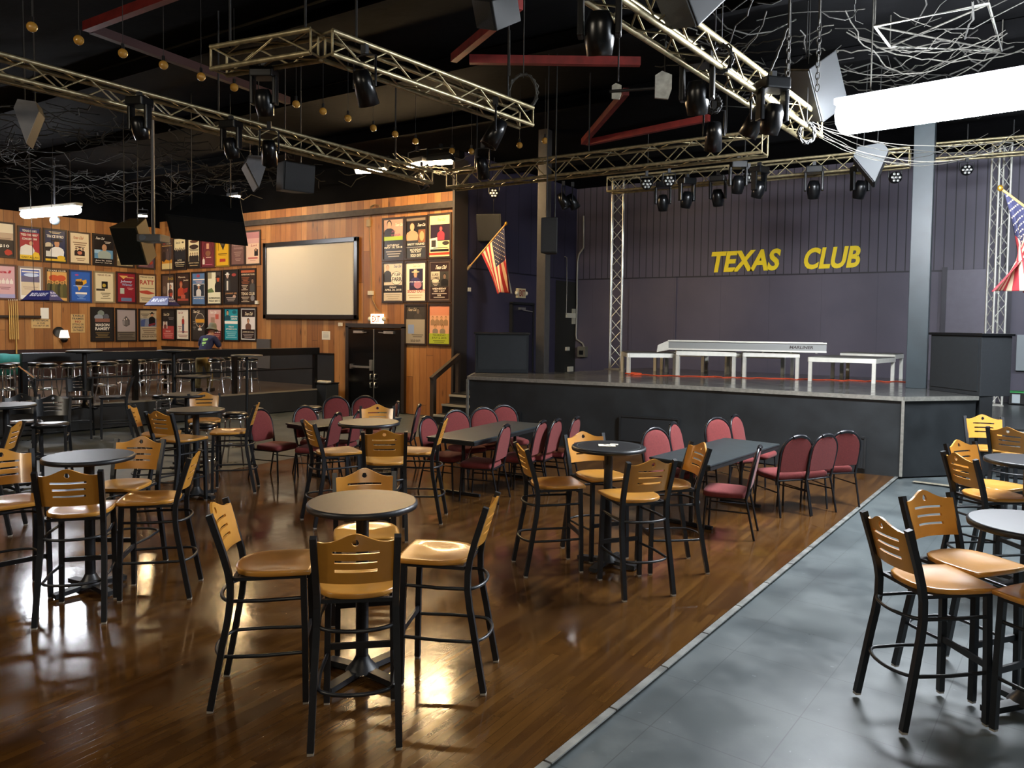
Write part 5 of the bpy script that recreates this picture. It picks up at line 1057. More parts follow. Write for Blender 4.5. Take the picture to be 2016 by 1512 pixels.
# ------------------------------------------------------------------ flags
def flag(base, tip, hang, w_end, L, lb, hoist0=.36, side=1, drift=(0, 0, 0)):
    """pole from base to tip; the cloth's hoist runs along the pole's outer part and the fly hangs down"""
    base, tip = Vector(base), Vector(tip); t = thing('flag', lb, 'flag', base)
    d = tip - base; n = d.normalized()
    b = MB(); b.tube([Vector((0, 0, 0)), d], .017, mat('flag_pole', '#c79a5a', .4), 10); b.build('pole', t)
    b = MB(); b.ball(d + n * .04, .035, gold, 10, 8, (1, 1, 1.3)); b.build('finial', t)
    b = MB(); b.cyl(-n * .03, n * .1, .032, mat('old_brass', '#a08a62', .4), 10); b.build('bracket', t)
    cloth = bpy.data.objects.new('cloth', None)
    red, whi, blu = mat('flag_red', '#a8323a', .8), mat('flag_white', '#dccdb0', .8), mat('flag_blue', '#2a2c4c', .8)
    hz = Vector((d.x, d.y, 0)).normalized(); dep = Vector((-hz.y, hz.x, 0)); P0, P1 = d * hoist0, d * .985; NU, NV = 52, 44
    def P(s, v):
        top = P0.lerp(P1, s); end = hang + hz * (w_end * (s - .5)) + dep * (.16 * math.sin(s * 9.5 + .6)) + Vector((0, 0, -.12 * math.sin(s * PI) * 0))
        q = top.lerp(end + Vector((0, 0, .22 * (abs(s - .45)) * -.2)), v); a = min(1, v * 1.6)
        q += dep * (.055 * a * math.sin(s * 15 + v * 2)) + hz * (.05 * math.sin(v * PI) * (s - .5) * -1) - Vector((0, 0, .10 * math.sin(PI * v) * math.sin(PI * s)))
        return q
    vs = [P(i / NU, j / NV) for j in range(NV + 1) for i in range(NU + 1)]; b = MB(); fr, fw_, fb = [], [], []
    for j in range(NV):
        for i in range(NU):
            f = (j * (NU + 1) + i, j * (NU + 1) + i + 1, (j + 1) * (NU + 1) + i + 1, (j + 1) * (NU + 1) + i); k = i // 4
            (fb if (k >= 6 and j / NV < .42) else (fr if k % 2 == 0 else fw_)).append(f)
    for fs, m_ in ((fr, red), (fw_, whi), (fb, blu)): b.add(vs, fs, m_, True)
    o = b.build('cloth', t, weld=True); md = o.modifiers.new('thick', 'SOLIDIFY'); md.thickness = .004
    b = MB()                                            # the stars, on both faces
    for r in range(9):
        for c in range(6 if r % 2 == 0 else 5):
            s = (24 + 28 * (r + .9) / 9.8) / 52; v = .42 * ((c + (.5 if r % 2 == 0 else 1.0)) / 6.0)
            o_, e1, e2 = P(s, v), (P(min(1, s + .01), v) - P(s - .01, v)).normalized(), (P(s, v + .01) - P(s, max(0, v - .01))).normalized(); nn = e1.cross(e2).normalized(); e2 = nn.cross(e1)
            for sg in (-1, 1):
                b.add([o_ + nn * (.008 * sg) + (e1 * math.sin(2 * PI * i / 10) + e2 * math.cos(2 * PI * i / 10)) * (.0155 if i % 2 == 0 else .0062) for i in range(10)], [tuple(range(10))], whi)
    so = b.build('star_pattern'); so.parent = o
    bpy.data.objects.remove(cloth); return t
fb_ = XP(917, 529, XA); ft = YP(994, 443, 14.1)
end = YP(986, 576, 14.05) - fb_
flag(fb_ + Vector((.06, 0, 0)), ft, end, .42, 1.5, 'draped striped flag on a pole at the purple wall beside the wooden wall')
# flag at the right, on the column just outside the view
ft2 = YP(1974, 374, 12.2); fb2 = Vector((.62, 12.45, 3.42)); end2 = YP(1984, 572, 12.25) - fb2
flag(fb2, ft2, end2, -.5, 1.5, 'draped striped flag hanging before the right truss tower', hoist0=.12)

# ------------------------------------------------------------------ roof steel and rigging
def iron(name, segs, m_, w=.09, h=.11):
    b = MB()
    for a, c in segs: b.bar(a, c, w, h, m_, up=(0, 0, 1))
    return struct(b.build(name))
ZB = 5.68
iron('roof_beam', [((-9.45, 5.04, ZB), (-3.0, 5.04, ZB))], redp); iron('roof_beam', [((-9.45, 5.1, ZB), (-9.75, 8.4, ZB))], mat('dark_red_iron', '#3a1614', .6))
iron('roof_beam', [((-6.27, 8.2, ZB), (-4.6, 7.2, ZB))], redp); iron('roof_beam', [((-6.12, 8.35, ZB), (-4.2, 9.6, ZB))], redp)
iron('roof_beam', [((-6.93, 13.2, ZB), (-4.9, 10.7, ZB))], redp); iron('roof_beam', [((-6.9, 13.3, ZB), (-4.3, 12.75, ZB))], redp)
for y in (2.2, 6.6, 8.9, 11.4, 15.5): iron('roof_purlin', [((XL, y, ZC - .12), (XR, y, ZC - .12))], ceil_m, .12, .2)
# hanging truss frame over the dance floor, and the four sides of the rig
def hung(lb, a, c, w=.28, r=.024, m_=warmalu, up=(0, 0, 1), hang=(.12, .88)):
    t = thing('lighting_truss', lb, 'truss', a); a_, c_ = Vector((0, 0, 0)), Vector(c) - Vector(a)
    truss(m_, m_, a_, c_, w, up=up, r=r, rl_=.009, step=.3, t=t)
    for k in hang:
        p = a_.lerp(c_, k); b = MB(); b.tube([p + Vector((0, 0, w / 2)), (p.x, p.y, ZC - a[2] - .02)], .012, cableb, 6); b.build('hanger', t)
    return t
ZT = 4.6
hung('short gold lit truss arm at the upper left of the hanging frame', Z(431, 121, ZT), Z(626, 88, ZT), w=.2)
hung('long gold lit truss arm running back from the hanging frame corner', Z(640, 88, ZT), Z(1036, 232, ZT), w=.2)
hung('truss along the left side of the dance floor rig', (-8.35, 2.0, ZT), (-8.25, 10.1, ZT), w=.2, hang=(.1, .5, .9))
hung('truss along the back of the rig before the stage', (-8.05, 10.5, ZT), (-2.75, 10.45, ZT), hang=(.1, .5, .9))
hung('bright truss along the right side of the rig', (-2.95, 1.2, ZT + .1), (-2.05, 9.95, ZT), w=.23, r=.028, hang=(.15, .5, .9))
hung('truss over the stage carrying the dark moving heads', (-6.9, 14.35, 5.02), (-1.4, 14.45, 5.02), hang=(.15, .5, .85))
hung('short truss piece over the stage at right beyond the grey column', (-1.2, 16.6, 5.5), (.6, 16.8, 5.5), hang=(.3, .7))

HG = {}
lens = mat('lamp_lens', '#8a8f96', .12, spec=.8); silv = mat('silver_can', '#c9c9c4', .3, metal=.7)
def yoke(t, r, h, z):
    b = MB(); b.tube([(-r, 0, z), (-r, 0, z + h), (0, 0, z + h + .015), (r, 0, z + h), (r, 0, z)], .012, blkm, 6); b.build('yoke', t)
def make_par():
    t = thing('par_can', '', ''); T = Matrix.Rotation(.5, 4, 'X')
    b = MB(); b.lathe([(.0001, .16), (.07, .15), (.09, .05), (.1, -.16), (.094, -.16), (.085, -.1)], blk2, 16, T); b.build('can', t)
    b = MB(); b.lathe([(.0001, -.105), (.085, -.1)], lens, 16, T); b.build('lens', t); yoke(t, .115, .28, 0)
    b = MB(); b.box((0, 0, .34), (.05, .06, .09), blkm); b.build('mounting_clamp', t); return t
def make_head():
    t = thing('moving_head', '', '')
    b = MB(); b.box((0, 0, .36), (.3, .26, .13), blk2); b.build('base_box', t, bevel=.02)
    for s in (-1, 1): b = MB(); b.box((s * .15, 0, .14), (.05, .12, .36), blk2); b.build('arm', t, bevel=.015)
    b = MB(); T = Matrix.Rotation(.35, 4, 'X'); b.lathe([(.0001, .16), (.08, .15), (.115, .06), (.12, -.06), (.1, -.18), (.088, -.18), (.08, -.14)], blk2, 18, T); b.build('head', t)
    b = MB(); b.lathe([(.0001, -.15), (.082, -.142)], lens, 18, T); b.build('lens', t)
    b = MB(); b.box((0, 0, .46), (.06, .06, .1), blkm); b.build('mounting_clamp', t); return t
def make_hexpar():
    t = thing('led_par', '', ''); T = Matrix.Rotation(PI / 2, 4, 'X')
    b = MB(); b.lathe([(.0001, -.1), (.07, -.1), (.1, -.02), (.1, .05), (.0001, .05)], blk2, 18, T); b.build('can', t)
    b = MB()
    for i in range(7):
        a = 2 * PI * i / 6; r = .064 if i < 6 else 0; b.lathe([(.0001, .056), (.02, .054), (.024, .05)], silv, 10, T @ Matrix.Translation((r * math.cos(a), r * math.sin(a), 0)))
    b.build('lens_cluster', t); yoke(t, .11, .14, 0); b = MB(); b.box((0, 0, .2), (.05, .06, .09), blkm); b.build('mounting_clamp', t); return t
def make_flood():
    t = thing('flood_lamp', '', '')
    b = MB(); b.prism([(-.24, -.1), (.24, -.1), (.24, .1), (-.24, .1)], .0, .1, blk); b.build('housing', t, bevel=.012)
    b = MB(); b.tube([(-.22, -.02, -.015), (.22, -.02, -.015)], .055, WARM, 14); b.build('glowing_tube', t); yoke(t, .27, .2, .05)
    b = MB(); b.box((0, 0, .29), (.05, .06, .1), blkm); b.build('mounting_clamp', t); return t
def make_bulb():
    t = thing('globe_bulb', '', '')
    b = MB(); b.ball((0, 0, 0), .05, mat('amber_glass', '#b98a3a', .12, spec=.8), 14, 10); b.build('globe', t)
    b = MB(); b.cyl((0, 0, .045), (0, 0, .1), .018, blk2, 10); b.build('socket', t)
    b = MB(); b.tube([(0, 0, .1), (0, 0, .95)], .004, cableb, 4); b.build('drop_wire', t); return t
def make_box():
    t = thing('hung_speaker', '', '')
    b = MB(); b.prism([(-.2, -.22), (.2, -.22), (.13, .22), (-.13, .22)], -.36, .36, blk, Matrix.Identity(4)); b.build('cabinet', t, bevel=.012)
    b = MB(); b.box((0, -.225, 0), (.36, .012, .68), grille); b.build('grille', t)
    b = MB()
    for s in (-1, 1): b.tube([(s * .12, 0, .36), (s * .12, 0, 1.3)], .008, cableb, 5)
    b.build('hanging_chain', t); return t
def hang_at(kind, mk, px, py, z, rz, lb, cat, group=None, scale=None):
    p = Z(px, py, z); return place(kind, mk, p, rz, lb, cat, group, scale)
WARM = emit('warm_flood', '#ffd8a0', 60)
# amber bulbs strung round the dance floor
names = ['first at upper left', 'second at upper left', 'third at upper left', 'fourth at upper left', 'fifth at upper left', 'sixth, below the short truss arm']
for i, (px, py) in enumerate([(63, 53), (155, 79), (242, 105), (322, 128), (396, 151), (461, 172)]):
    hang_at('bulb', make_bulb, px, py, 5.0, 0, 'amber globe bulb, ' + names[i], 'bulb', 'amber globe bulbs')
for px, py, lb in [(583, 205, 'behind the short truss arm'), (636, 219, 'under the long truss arm, left one'), (685, 233, 'under the long truss arm, right one'), (735, 252, 'left of the hanging blue tagged can'), (778, 264, 'above the bright flood lamps, left'), (818, 278, 'above the bright flood lamps, right'), (890, 297, 'over the wooden wall end, left one'), (928, 298, 'over the wooden wall end, right one'), (1023, 286, 'left of the second truss arm tip'), (1073, 277, 'farthest right on the string')]:
    hang_at('bulb', make_bulb, px, py, 5.0, 0, 'amber globe bulb ' + lb, 'bulb', 'amber globe bulbs')
# moving heads and cans
for px, py, z, rz, lb in [(1305, 398, 4.5, .3, 'first dark moving head from the left over the stage'), (1352, 392, 4.5, .9, 'second dark moving head from the left over the stage'), (1413, 388, 4.5, .1, 'third dark moving head from the left over the stage'), (1453, 362, 4.6, .5, 'fourth dark moving head, set higher over the stage'), (1494, 372, 4.55, 1.2, 'fifth dark moving head over the stage'), (1602, 372, 4.5, .2, 'dark moving head just right of the yellow lettering start'), (1693, 372, 4.5, .7, 'rightmost dark moving head over the stage'),
   (1180, 62, 4.25, .4, 'big dark moving head at the near end of the bright truss'), (1372, 190, 4.25, .2, 'dark moving head halfway along the bright truss'), (1520, 232, 4.25, .8, 'dark moving head near the far end of the bright truss'), (520, 200, 4.2, .5, 'dark moving head under the short truss arm'), (275, 250, 4.2, .3, 'dark moving head under the left side truss'), (455, 290, 4.2, .3, 'dark moving head above the grey hung wedge')]:
    hang_at('head', make_head, px, py, z, rz, lb, 'stage light', 'moving heads', (.72,) * 3 if px < 600 else (.9,) * 3)
for px, py, z, rz, lb in [(718, 172, 4.3, .2, 'black can with pale tag under the long truss arm'), (975, 262, 4.25, 2.2, 'black can at the tip of the long truss arm'), (830, 358, 4.9, -1.2, 'black can slanting beside the bright flood lamps'), (1485, 240, 4.3, 1.5, 'can with bright round face on the bright truss'), (950, 330, 4.5, .3, 'can with golden glint at the left end of the rear rig truss'), (1109, 395, 4.6, -1.3, 'round can facing right above the side wall'), (1127, 397, 4.6, -1.1, 'thin round can beside the one facing right'), (1405, 268, 4.3, .4, 'glassy can below the middle of the bright truss'), (530, 300, 4.3, .8, 'silver edged can beside the grey hung wedge')]:
    hang_at('par', make_par, px, py, z, rz, lb, 'stage light', 'black cans')
for px, py, z, rz, lb in [(1317, 357, 4.75, .5, 'hexagonal lens light near the left tower top'), (1273, 363, 4.75, .5, 'hexagonal lens light first at left over the stage'), (1474, 350, 4.75, .4, 'hexagonal lens light in the middle over the stage'), (1762, 350, 4.75, .5, 'hexagonal lens light left of the grey column top'), (973, 381, 4.9, .5, 'hexagonal lens light above the left flag')]:
    hang_at('hexpar', make_hexpar, px, py, z, rz, lb, 'stage light', 'hexagonal lens lights')
p = YP(1903, 335, 16.65); place('hexpar', make_hexpar, p, .2, 'hexagonal lens light right of the grey column', 'stage light', 'hexagonal lens lights')
# hung speakers and wedges
def wedge(px, py, z, size, yaw, pitch, roll, lb, front='#1a1b1d', body=None, name='hung_speaker', chain=True):
    p = Z(px, py, z); t = thing(name, lb, 'speaker', p); w, d, h = size; bm_ = body or blk
    T = Matrix.Rotation(yaw, 4, 'Z') @ Matrix.Rotation(pitch, 4, 'X') @ Matrix.Rotation(roll, 4, 'Y')
    b = MB(); b.prism([(-w / 2, -d / 2), (w / 2, -d / 2), (w * .3, d / 2), (-w * .3, d / 2)], -h / 2, h / 2, bm_, T); b.build('cabinet', t, bevel=.012)
    b = MB(); b.box((0, -d / 2 - .006, 0), (w * .92, .014, h * .93), mat('grille_' + front.strip('#'), front, .6, bump=.4, bscale=150), T); b.build('grille', t)
    b = MB()
    for s in (-1, 1): q = T @ Vector((s * w * .25, 0, h * .45)); b.tube([q, (q.x, q.y, ZC - p.z - .02)], .009, cableb, 5)
    b.build('hanging_chain', t); return t
greyw = mat('speaker_grey_side', '#77777a', .55, noise=.08, scale=10)
def shield(px, py, z, w, h, depth, view, tilt, lb, face, body, front=None):
    """hung wedge whose five sided end panel looks at us"""
    p = Z(px, py, z); t = thing('hung_speaker', lb, 'speaker', p, rz_of(vdir(view + math.degrees(math.atan((px - 1008) / FPX)))))
    T = Matrix.Rotation(tilt, 4, 'Y') @ Matrix.Rotation(PI / 2, 4, 'X')
    P5 = [(-w / 2, .28 * h), (-w * .36, .5 * h), (w * .36, .5 * h), (w / 2, .28 * h), (w * .05, -.5 * h)]
    b = MB(); b.prism(P5, -depth, 0, body, T); b.build('cabinet', t)
    b = MB(); b.prism([(x * .99, y * .99) for x, y in P5], .001, .014, face, T); b.build('side_panel', t)
    if front:
        b = MB(); a, c = P5[0], P5[4]; d = Vector((c[0] - a[0], c[1] - a[1], 0)); n = Vector((d.y, -d.x, 0)).normalized(); m_ = Vector(((a[0] + c[0]) / 2, (a[1] + c[1]) / 2, -depth / 2)) + n * .01
        R_ = Matrix.Translation(m_) @ Matrix.Rotation(math.atan2(d.y, d.x), 4, 'Z'); b.box((0, 0, 0), (d.length * .94, .014, depth * .94), front, T @ R_); b.build('grille', t)
    b = MB()
    for s in (-1, 1): b.tube([T @ Vector((s * w * .2, h * .47, -depth * .5)), (s * w * .2, depth * .5, ZC - p.z - .02)], .008, cableb, 5)
    b.build('hanging_chain', t); return t
wedge(1612, 170, 5.0, (.46, .46, .66), math.radians(-48), .55, .35, 'big dark hung speaker left of the bright tube fixture', body=mat('speaker_dark', '#101214', .55), front='#0e0f11')
shield(1716, 322, 4.5, .46, .54, .5, 0, -.1, 'grey hung speaker wedge above the stage at right', mat('speaker_mid_face', '#20272b', .5), mat('speaker_mid', '#16191c', .55), grille)
shield(51, 240, 4.3, .24, .47, .3, 12, .05, 'small grey hung wedge at the upper left', greyw, blk)
shield(506, 338, 4.3, .29, .46, .45, -8, -.05, 'grey hung wedge left of centre below the left side truss', greyw, blk, mat('wedge_pale_front', '#a5a3a0', .6))
wedge(268, 476, 3.6, (.55, .5, .75), math.radians(25), .45, 0, 'tan edged hung monitor speaker at the room corner', front='#1c1e1a', body=mat('speaker_tan', '#6a6048', .5))
wedge(420, 430, 3.9, (1.3, .7, .5), math.radians(32), .75, .12, 'huge black hung speaker before the upper posters')
wedge(576, 350, 4.3, (.5, .45, .42), math.radians(75), .1, 0, 'black hung speaker right of the grey wedge')
wedge(1365, -6, 4.75, (.36, .4, .3), math.radians(-38), .7, .3, 'grey hung speaker cut by the top edge', body=mat('speaker_mid', '#16191c', .55), front='#5c6265')
wedge(982, 20, 4.8, (.3, .3, .24), math.radians(-30), .45, .4, 'dark hung spot lamp housing with handle near the top edge', body=mat('speaker_dark', '#26292d', .5), front='#1a1b1e')
wedge(955, 448, 4.38, (.85, .3, .62), math.radians(20), .15, 0, 'black hung speaker in the shade above the left flag')
wedge(1084, 465, 3.4, (.24, .26, .5), math.radians(20), .0, 0, 'narrow pair speaker in the shade right of the thin column')
b = MB(); p = Z(108, 434, 4.45); b.ball((0, 0, 0), .11, mat('camera_dome', '#6d7476', .25), 14, 10); b.cyl((0, 0, .05), (0, 0, .3), .06, plastic_w, 12); b.tube([(0, 0, .3), (0, 0, ZC - p.z - .02)], .02, blkm, 6); o = b.build('ceiling_camera'); o.location = p; tag(o, 'small grey dome camera under the left tube fixture', 'camera')
# projector on a pole
p = Z(302, 470, 3.55); t = thing('projector', 'grey projector hanging on a pole at the room corner', 'projector', p, math.radians(30))
b = MB(); b.box((0, 0, 0), (.42, .34, .13), mat('projector_grey', '#7a7876', .4)); b.build('body', t, bevel=.02); b = MB(); b.cyl((-.1, -.16, 0), (-.1, -.2, 0), .05, lens, 14); b.build('lens', t); b = MB(); b.tube([(0, 0, .06), (0, 0, ZC - p.z - .02)], .03, greyw, 10); b.build('hanging_pole', t)
# white barn door plates, cable coils and chains on the bright truss
for px, py, sc, lb in [(1306, 168, .75, 'white plate on the rod below the bright truss'), (1214, 180, .45, 'white scuffed clamp plates at the left end of the rod')]:
    p = Z(px, py, 4.35); b = MB(); b.prism([(-.1, -.15), (.06, -.17), (.1, -.05), (.1, .12), (-.02, .17), (-.1, .12)], -.02, .02, mat('scuffed_white', '#cdd2cf', .5, noise=.3, scale=14), Matrix.Rotation(math.radians(25), 4, 'Z') @ Matrix.Rotation(PI / 2, 4, 'X') @ Matrix.Scale(sc, 4)); b.tube([(0, .03, .1), (0, .03, ZC - p.z - .02)], .008, cableb, 5)
    o = b.build('hanging_plate'); o.location = p; tag(o, lb, 'plate')
p = Z(1200, 180, 4.35); q = Z(1310, 172, 4.35); b = MB(); b.tube([p, q], .015, blkm, 8); o = b.build('lighting_bar'); tag(o, 'thin dark rod joining the two white plates', 'bar')
def coil(px, py, z, r, n, m_, lb, ax=0):
    p = Z(px, py, z); b = MB(); pts = []
    for i in range(n * 18):
        a = 2 * PI * i / 18; k = rnd.uniform(-.02, .02); pts.append(((r + k) * math.cos(a), rnd.uniform(-.02, .02), (r * 1.25 + k) * math.sin(a)))
    b.tube(pts, .009, m_, 5); b.tube([(0, 0, r), (0, 0, ZC - p.z - .02)], .006, m_, 4); o = b.build('hanging_coil'); o.location = p; o.rotation_euler = (0, 0, .5); tag(o, lb, 'cable')
coil(1030, 182, 4.9, .17, 6, cable_m, 'coil of cable hanging right of the long truss arm')
coil(1405, 205, 4.3, .06, 14, cableb, 'dark spiral of cable hanging from the bright truss')
coil(1588, 262, 4.4, .09, 9, mat('steel_cable', '#3a3a39', .4, metal=.4), 'shiny coil of cable at the far end of the bright truss')
coil(1420, 115, 4.6, .1, 6, cableb, 'dark bundle of cable at the middle clamp of the bright truss')
# chains by the bright fixture
for px, py, py2, lb in [(1553, 65, 150, 'chain hanging left of the dark speaker'), (1613, 45, 120, 'chain hanging above the dark speaker')]:
    p, q = Z(px, py, 5.2), Z(px, py, 5.2) - Vector((0, 0, .7)); b = MB(); b.tube([p + Vector((0, 0, .78)), p], .012, cable_m, 5)
    for i in range(12): c = p.lerp(q, i / 12); b.tube([c + Vector((.02 * math.cos(a * PI / 4) * (i % 2), .02 * math.cos(a * PI / 4) * (1 - i % 2), .04 * math.sin(a * PI / 4))) for a in range(8)], .006, cable_m, 4, closed=True)
    tag(b.build('hanging_chain'), lb, 'chain')
# sagging dusty cables
CBL = 'dusty cables below the ceiling'
def cable(p, q, sag, m_, r, lb, wob=.03, group=CBL):
    b = MB(); pts = []
    for i in range(19):
        k = i / 18; P = p.lerp(q, k); P.z -= sag * 4 * k * (1 - k); pts.append(P + Vector((rnd.uniform(-wob, wob), rnd.uniform(-wob, wob), rnd.uniform(-wob, wob) * .6)))
    b.tube(pts, r, m_, 5); tag(b.build('hanging_cable'), lb, 'cable', group)
lbc = 'dusty cable sagging between the bright tube fixture and ceiling at right'
for i in range(14):
    a = Z(rnd.uniform(1560, 1760), rnd.uniform(20, 170), 5.75); c = Z(rnd.uniform(1830, 2100), rnd.uniform(60, 130), 5.6); cable(a, c, rnd.uniform(.05, .4), cable_m, rnd.uniform(.005, .011), lbc)
for i in range(7):
    a = Z(rnd.uniform(1590, 1620), rnd.uniform(240, 275), 4.5); c = Z(rnd.uniform(1880, 2060), rnd.uniform(230, 290), 4.8); cable(a, c, rnd.uniform(.15, .5), cablew if i % 2 else cable_m, .0045, 'thin cable swagging below the tube fixture toward the right tower', .01, 'thin swagged cables')
for i in range(7):
    a = Z(rnd.uniform(1290, 1450), rnd.uniform(40, 130), 5.8); c = Z(rnd.uniform(1480, 1680), rnd.uniform(20, 130), 5.7); cable(a, c, rnd.uniform(.05, .3), cable_m, .009, 'dusty cable under the ceiling above the bright truss', .04, 'dusty cables above the bright truss')
cable(Z(1550, 55, 5.2), Z(1505, 165, 4.6), .02, cable_m, .012, 'straight dusty rope left of the dark speaker', .005, 'single ropes')
cable(Z(1003, 60, 5.3), Z(1003, 150, 4.7), .0, cable_m, .009, 'straight thin cord hanging below the spot lamp housing', .0, 'single ropes')
for i in range(9):
    a = Z(rnd.uniform(760, 860), rnd.uniform(300, 330), 5.4); c = Z(rnd.uniform(880, 1000), rnd.uniform(300, 345), 5.3); cable(a, c, rnd.uniform(.05, .25), cablew if i % 3 == 0 else cable_m, .009, 'cable tangle beside the warm flood lamps', .03, 'cables near flood lamps')
# open bracket frame at the upper right
t = thing('ceiling_bracket', 'thin open square metal frame under the ceiling at right', 'bracket', Z(1820, 60, 5.6))
c0 = Z(1820, 60, 5.6); Q = [Z(x, y, 5.6) - c0 for x, y in ((1722, 52), (1946, 8), (1972, 100), (1752, 92))]
b = MB(); b.tube(Q, .018, aluw, 6, closed=True); b.tube([Q[0], Q[2]], .012, cable_m, 6); b.tube([Q[1], Q[3]], .012, cable_m, 6); b.build('bars', t)
b = MB()
for q in Q: b.tube([q, (q.x, q.y, ZC - c0.z - .02)], .008, cable_m, 5)
b.build('hangers', t)
# dusty netting on the ceiling
def web(name, xr, yr, z0, n, m_, lb):
    b = MB()
    for i in range(n):
        p = Vector((rnd.uniform(*xr), rnd.uniform(*yr), z0 + rnd.uniform(-.25, .2))); a = rnd.uniform(0, 2 * PI); L_ = rnd.uniform(.3, 1.6); pts = []
        for k in range(5): pts.append(p + Vector((math.cos(a), math.sin(a), 0)) * (L_ * k / 4) + Vector((rnd.uniform(-.08, .08), rnd.uniform(-.08, .08), rnd.uniform(-.1, .1) - .1 * math.sin(PI * k / 4))))
        b.tube(pts, rnd.uniform(.004, .012), m_, 4, cap=False)
    tag(b.build(name), lb, 'netting', None, 'stuff')
web('ceiling_netting', (-21, -13), (2, 13), 5.6, 420, mat('dusty_net', '#23221f', .9), 'dusty black netting and wires under the ceiling at left')
web('ceiling_clutter', (-3.5, 3), (7, 14), 5.75, 110, mat('dusty_net2', '#262522', .9), 'dusty tangled wires under the ceiling at right')
# ------------------------------------------------------------------ the person behind the rail
def skin_mesh(name, pts, edges, mtl, parent, sub=1, root=0):
    """pts: [(xyz, (rx, ry))]; a skinned skeleton baked to one continuous mesh"""
    me = bpy.data.meshes.new(name); me.from_pydata([p[0] for p in pts], edges, []); o = bpy.data.objects.new(name, me); COL.objects.link(o)
    bm = bmesh.new(); bm.from_mesh(me); ly = bm.verts.layers.skin.verify()
    for v, p in zip(bm.verts, pts): r = p[1]; v[ly].radius = r if isinstance(r, tuple) else (r, r); v[ly].use_root = False
    bm.verts.ensure_lookup_table(); bm.verts[root][ly].use_root = True; bm.to_mesh(me); bm.free()
    md = o.modifiers.new('skin', 'SKIN'); md.use_smooth_shade = True; md.branch_smoothing = .3
    ms = o.modifiers.new('sub', 'SUBSURF'); ms.levels = ms.render_levels = sub
    dg = bpy.context.evaluated_depsgraph_get(); m2 = bpy.data.meshes.new_from_object(o.evaluated_get(dg)); o.modifiers.clear(); o.data = m2; bpy.data.meshes.remove(me); m2.name = name
    m2.materials.clear(); m2.materials.append(mtl)
    for f in m2.polygons: f.use_smooth = True
    if parent is not None: o.parent = parent
    return o
pz = Z(399, 771, ZP); PF = vdir(12)
per = thing('person', 'person in navy shirt, khaki trousers and bucket hat bending behind the rail', 'person', (pz.x, pz.y, ZP), math.atan2(PF.y, PF.x)); per.scale = (.92, .92, .92)
skinm = mat('skin', '#b98a6c', .55); navy = mat('navy_shirt', '#262c52', .85, noise=.12, scale=20); khaki = mat('khaki_cloth', '#8d7a4c', .85, noise=.1, scale=14); hatm = mat('grey_green_hat', '#77796a', .85)
# x forward, y to the person's left
P_, E_ = [], []
def vtx(p, r, link=None): P_.append((p, r)); k = len(P_) - 1; E_.append((link, k)) if link is not None else None; return k
pel = vtx((0, 0, .88), (.15, .11)); wai = vtx((.07, 0, 1.02), (.135, .1), pel); che = vtx((.2, 0, 1.2), (.155, .115), wai); upc = vtx((.28, 0, 1.32), (.12, .09), che)
nek = vtx((.36, 0, 1.42), .052, upc); jaw = vtx((.41, 0, 1.485), (.066, .07), nek); hed = vtx((.425, 0, 1.56), (.078, .09), jaw); top = vtx((.425, 0, 1.635), (.06, .07), hed)
nos = vtx((.515, 0, 1.52), .012, jaw)
for s in (-1, 1):
    ear = vtx((.41, s * .092, 1.53), (.012, .02), hed)
    sh = vtx((.27, s * .17, 1.33), .07, upc); ua = vtx((.31, s * .24, 1.2), .052, sh); el = vtx((.36, s * .26, 1.06), .043, ua); fa = vtx((.47, s * .21, .96), .038, el); wr = vtx((.58, s * .15, .895), .026, fa); pa = vtx((.645, s * .13, .865), (.036, .02), wr)
    for i, (dy, ln) in enumerate(((-.03, .062), (-.01, .074), (.01, .07), (.028, .055))):
        k = vtx((.67, s * .13 + dy, .852), .0095, pa); k2 = vtx((.67 + ln * .5, s * .13 + dy * 1.1, .835), .0088, k); vtx((.67 + ln * .75, s * .13 + dy * 1.1, .805), .0075, k2)
    th = vtx((.625, s * .13 - s * .04, .85), .011, pa); vtx((.655, s * .13 - s * .062, .83), .009, th)
    hp = vtx((.0, s * .1, .83), .095, pel); off = .12 if s < 0 else -.03
    kn = vtx((off * .75 + .06, s * .11, .48), .06, hp); ca = vtx((off + .01, s * .115, .32), .058, kn); an = vtx((off, s * .12, .09), .037, ca); ft = vtx((off + .13, s * .13, .035), (.04, .03), an)
skin_mesh('body', P_, E_, skinm, per, 1, pel)
P_, E_ = [], []
a = vtx((-.01, 0, .86), (.175, .14)); b_ = vtx((.07, 0, 1.02), (.165, .132), a); c_ = vtx((.2, 0, 1.2), (.18, .14), b_); d_ = vtx((.27, 0, 1.31), (.15, .11), c_); vtx((.32, 0, 1.375), (.085, .075), d_)
for s in (-1, 1):
    e_ = vtx((.265, s * .17, 1.325), .092, d_); f_ = vtx((.3, s * .24, 1.2), .082, e_); vtx((.335, s * .265, 1.1), .078, f_)
shirt = skin_mesh('shirt', P_, E_, navy, per, 2, a)
P_, E_ = [], []
a = vtx((0, 0, .90), (.165, .13)); b_ = vtx((0, 0, .82), (.17, .135), a)
for s in (-1, 1):
    off = .12 if s < 0 else -.03
    h_ = vtx((.0, s * .105, .76), .105, b_); k_ = vtx((off * .75 + .05, s * .11, .48), .082, h_); l_ = vtx((off + .01, s * .118, .28), .078, k_); vtx((off, s * .12, .07), .07, l_)
skin_mesh('trousers', P_, E_, khaki, per, 2, a)
b = MB(); b.lathe([(.0001, .13), (.075, .125), (.098, .06), (.104, 0), (.13, -.03), (.165, -.06), (.158, -.062), (.1, -.012)], hatm, 24, Matrix.Translation((.42, 0, 1.59)) @ Matrix.Rotation(.25, 4, 'Y')); b.build('hat', per)
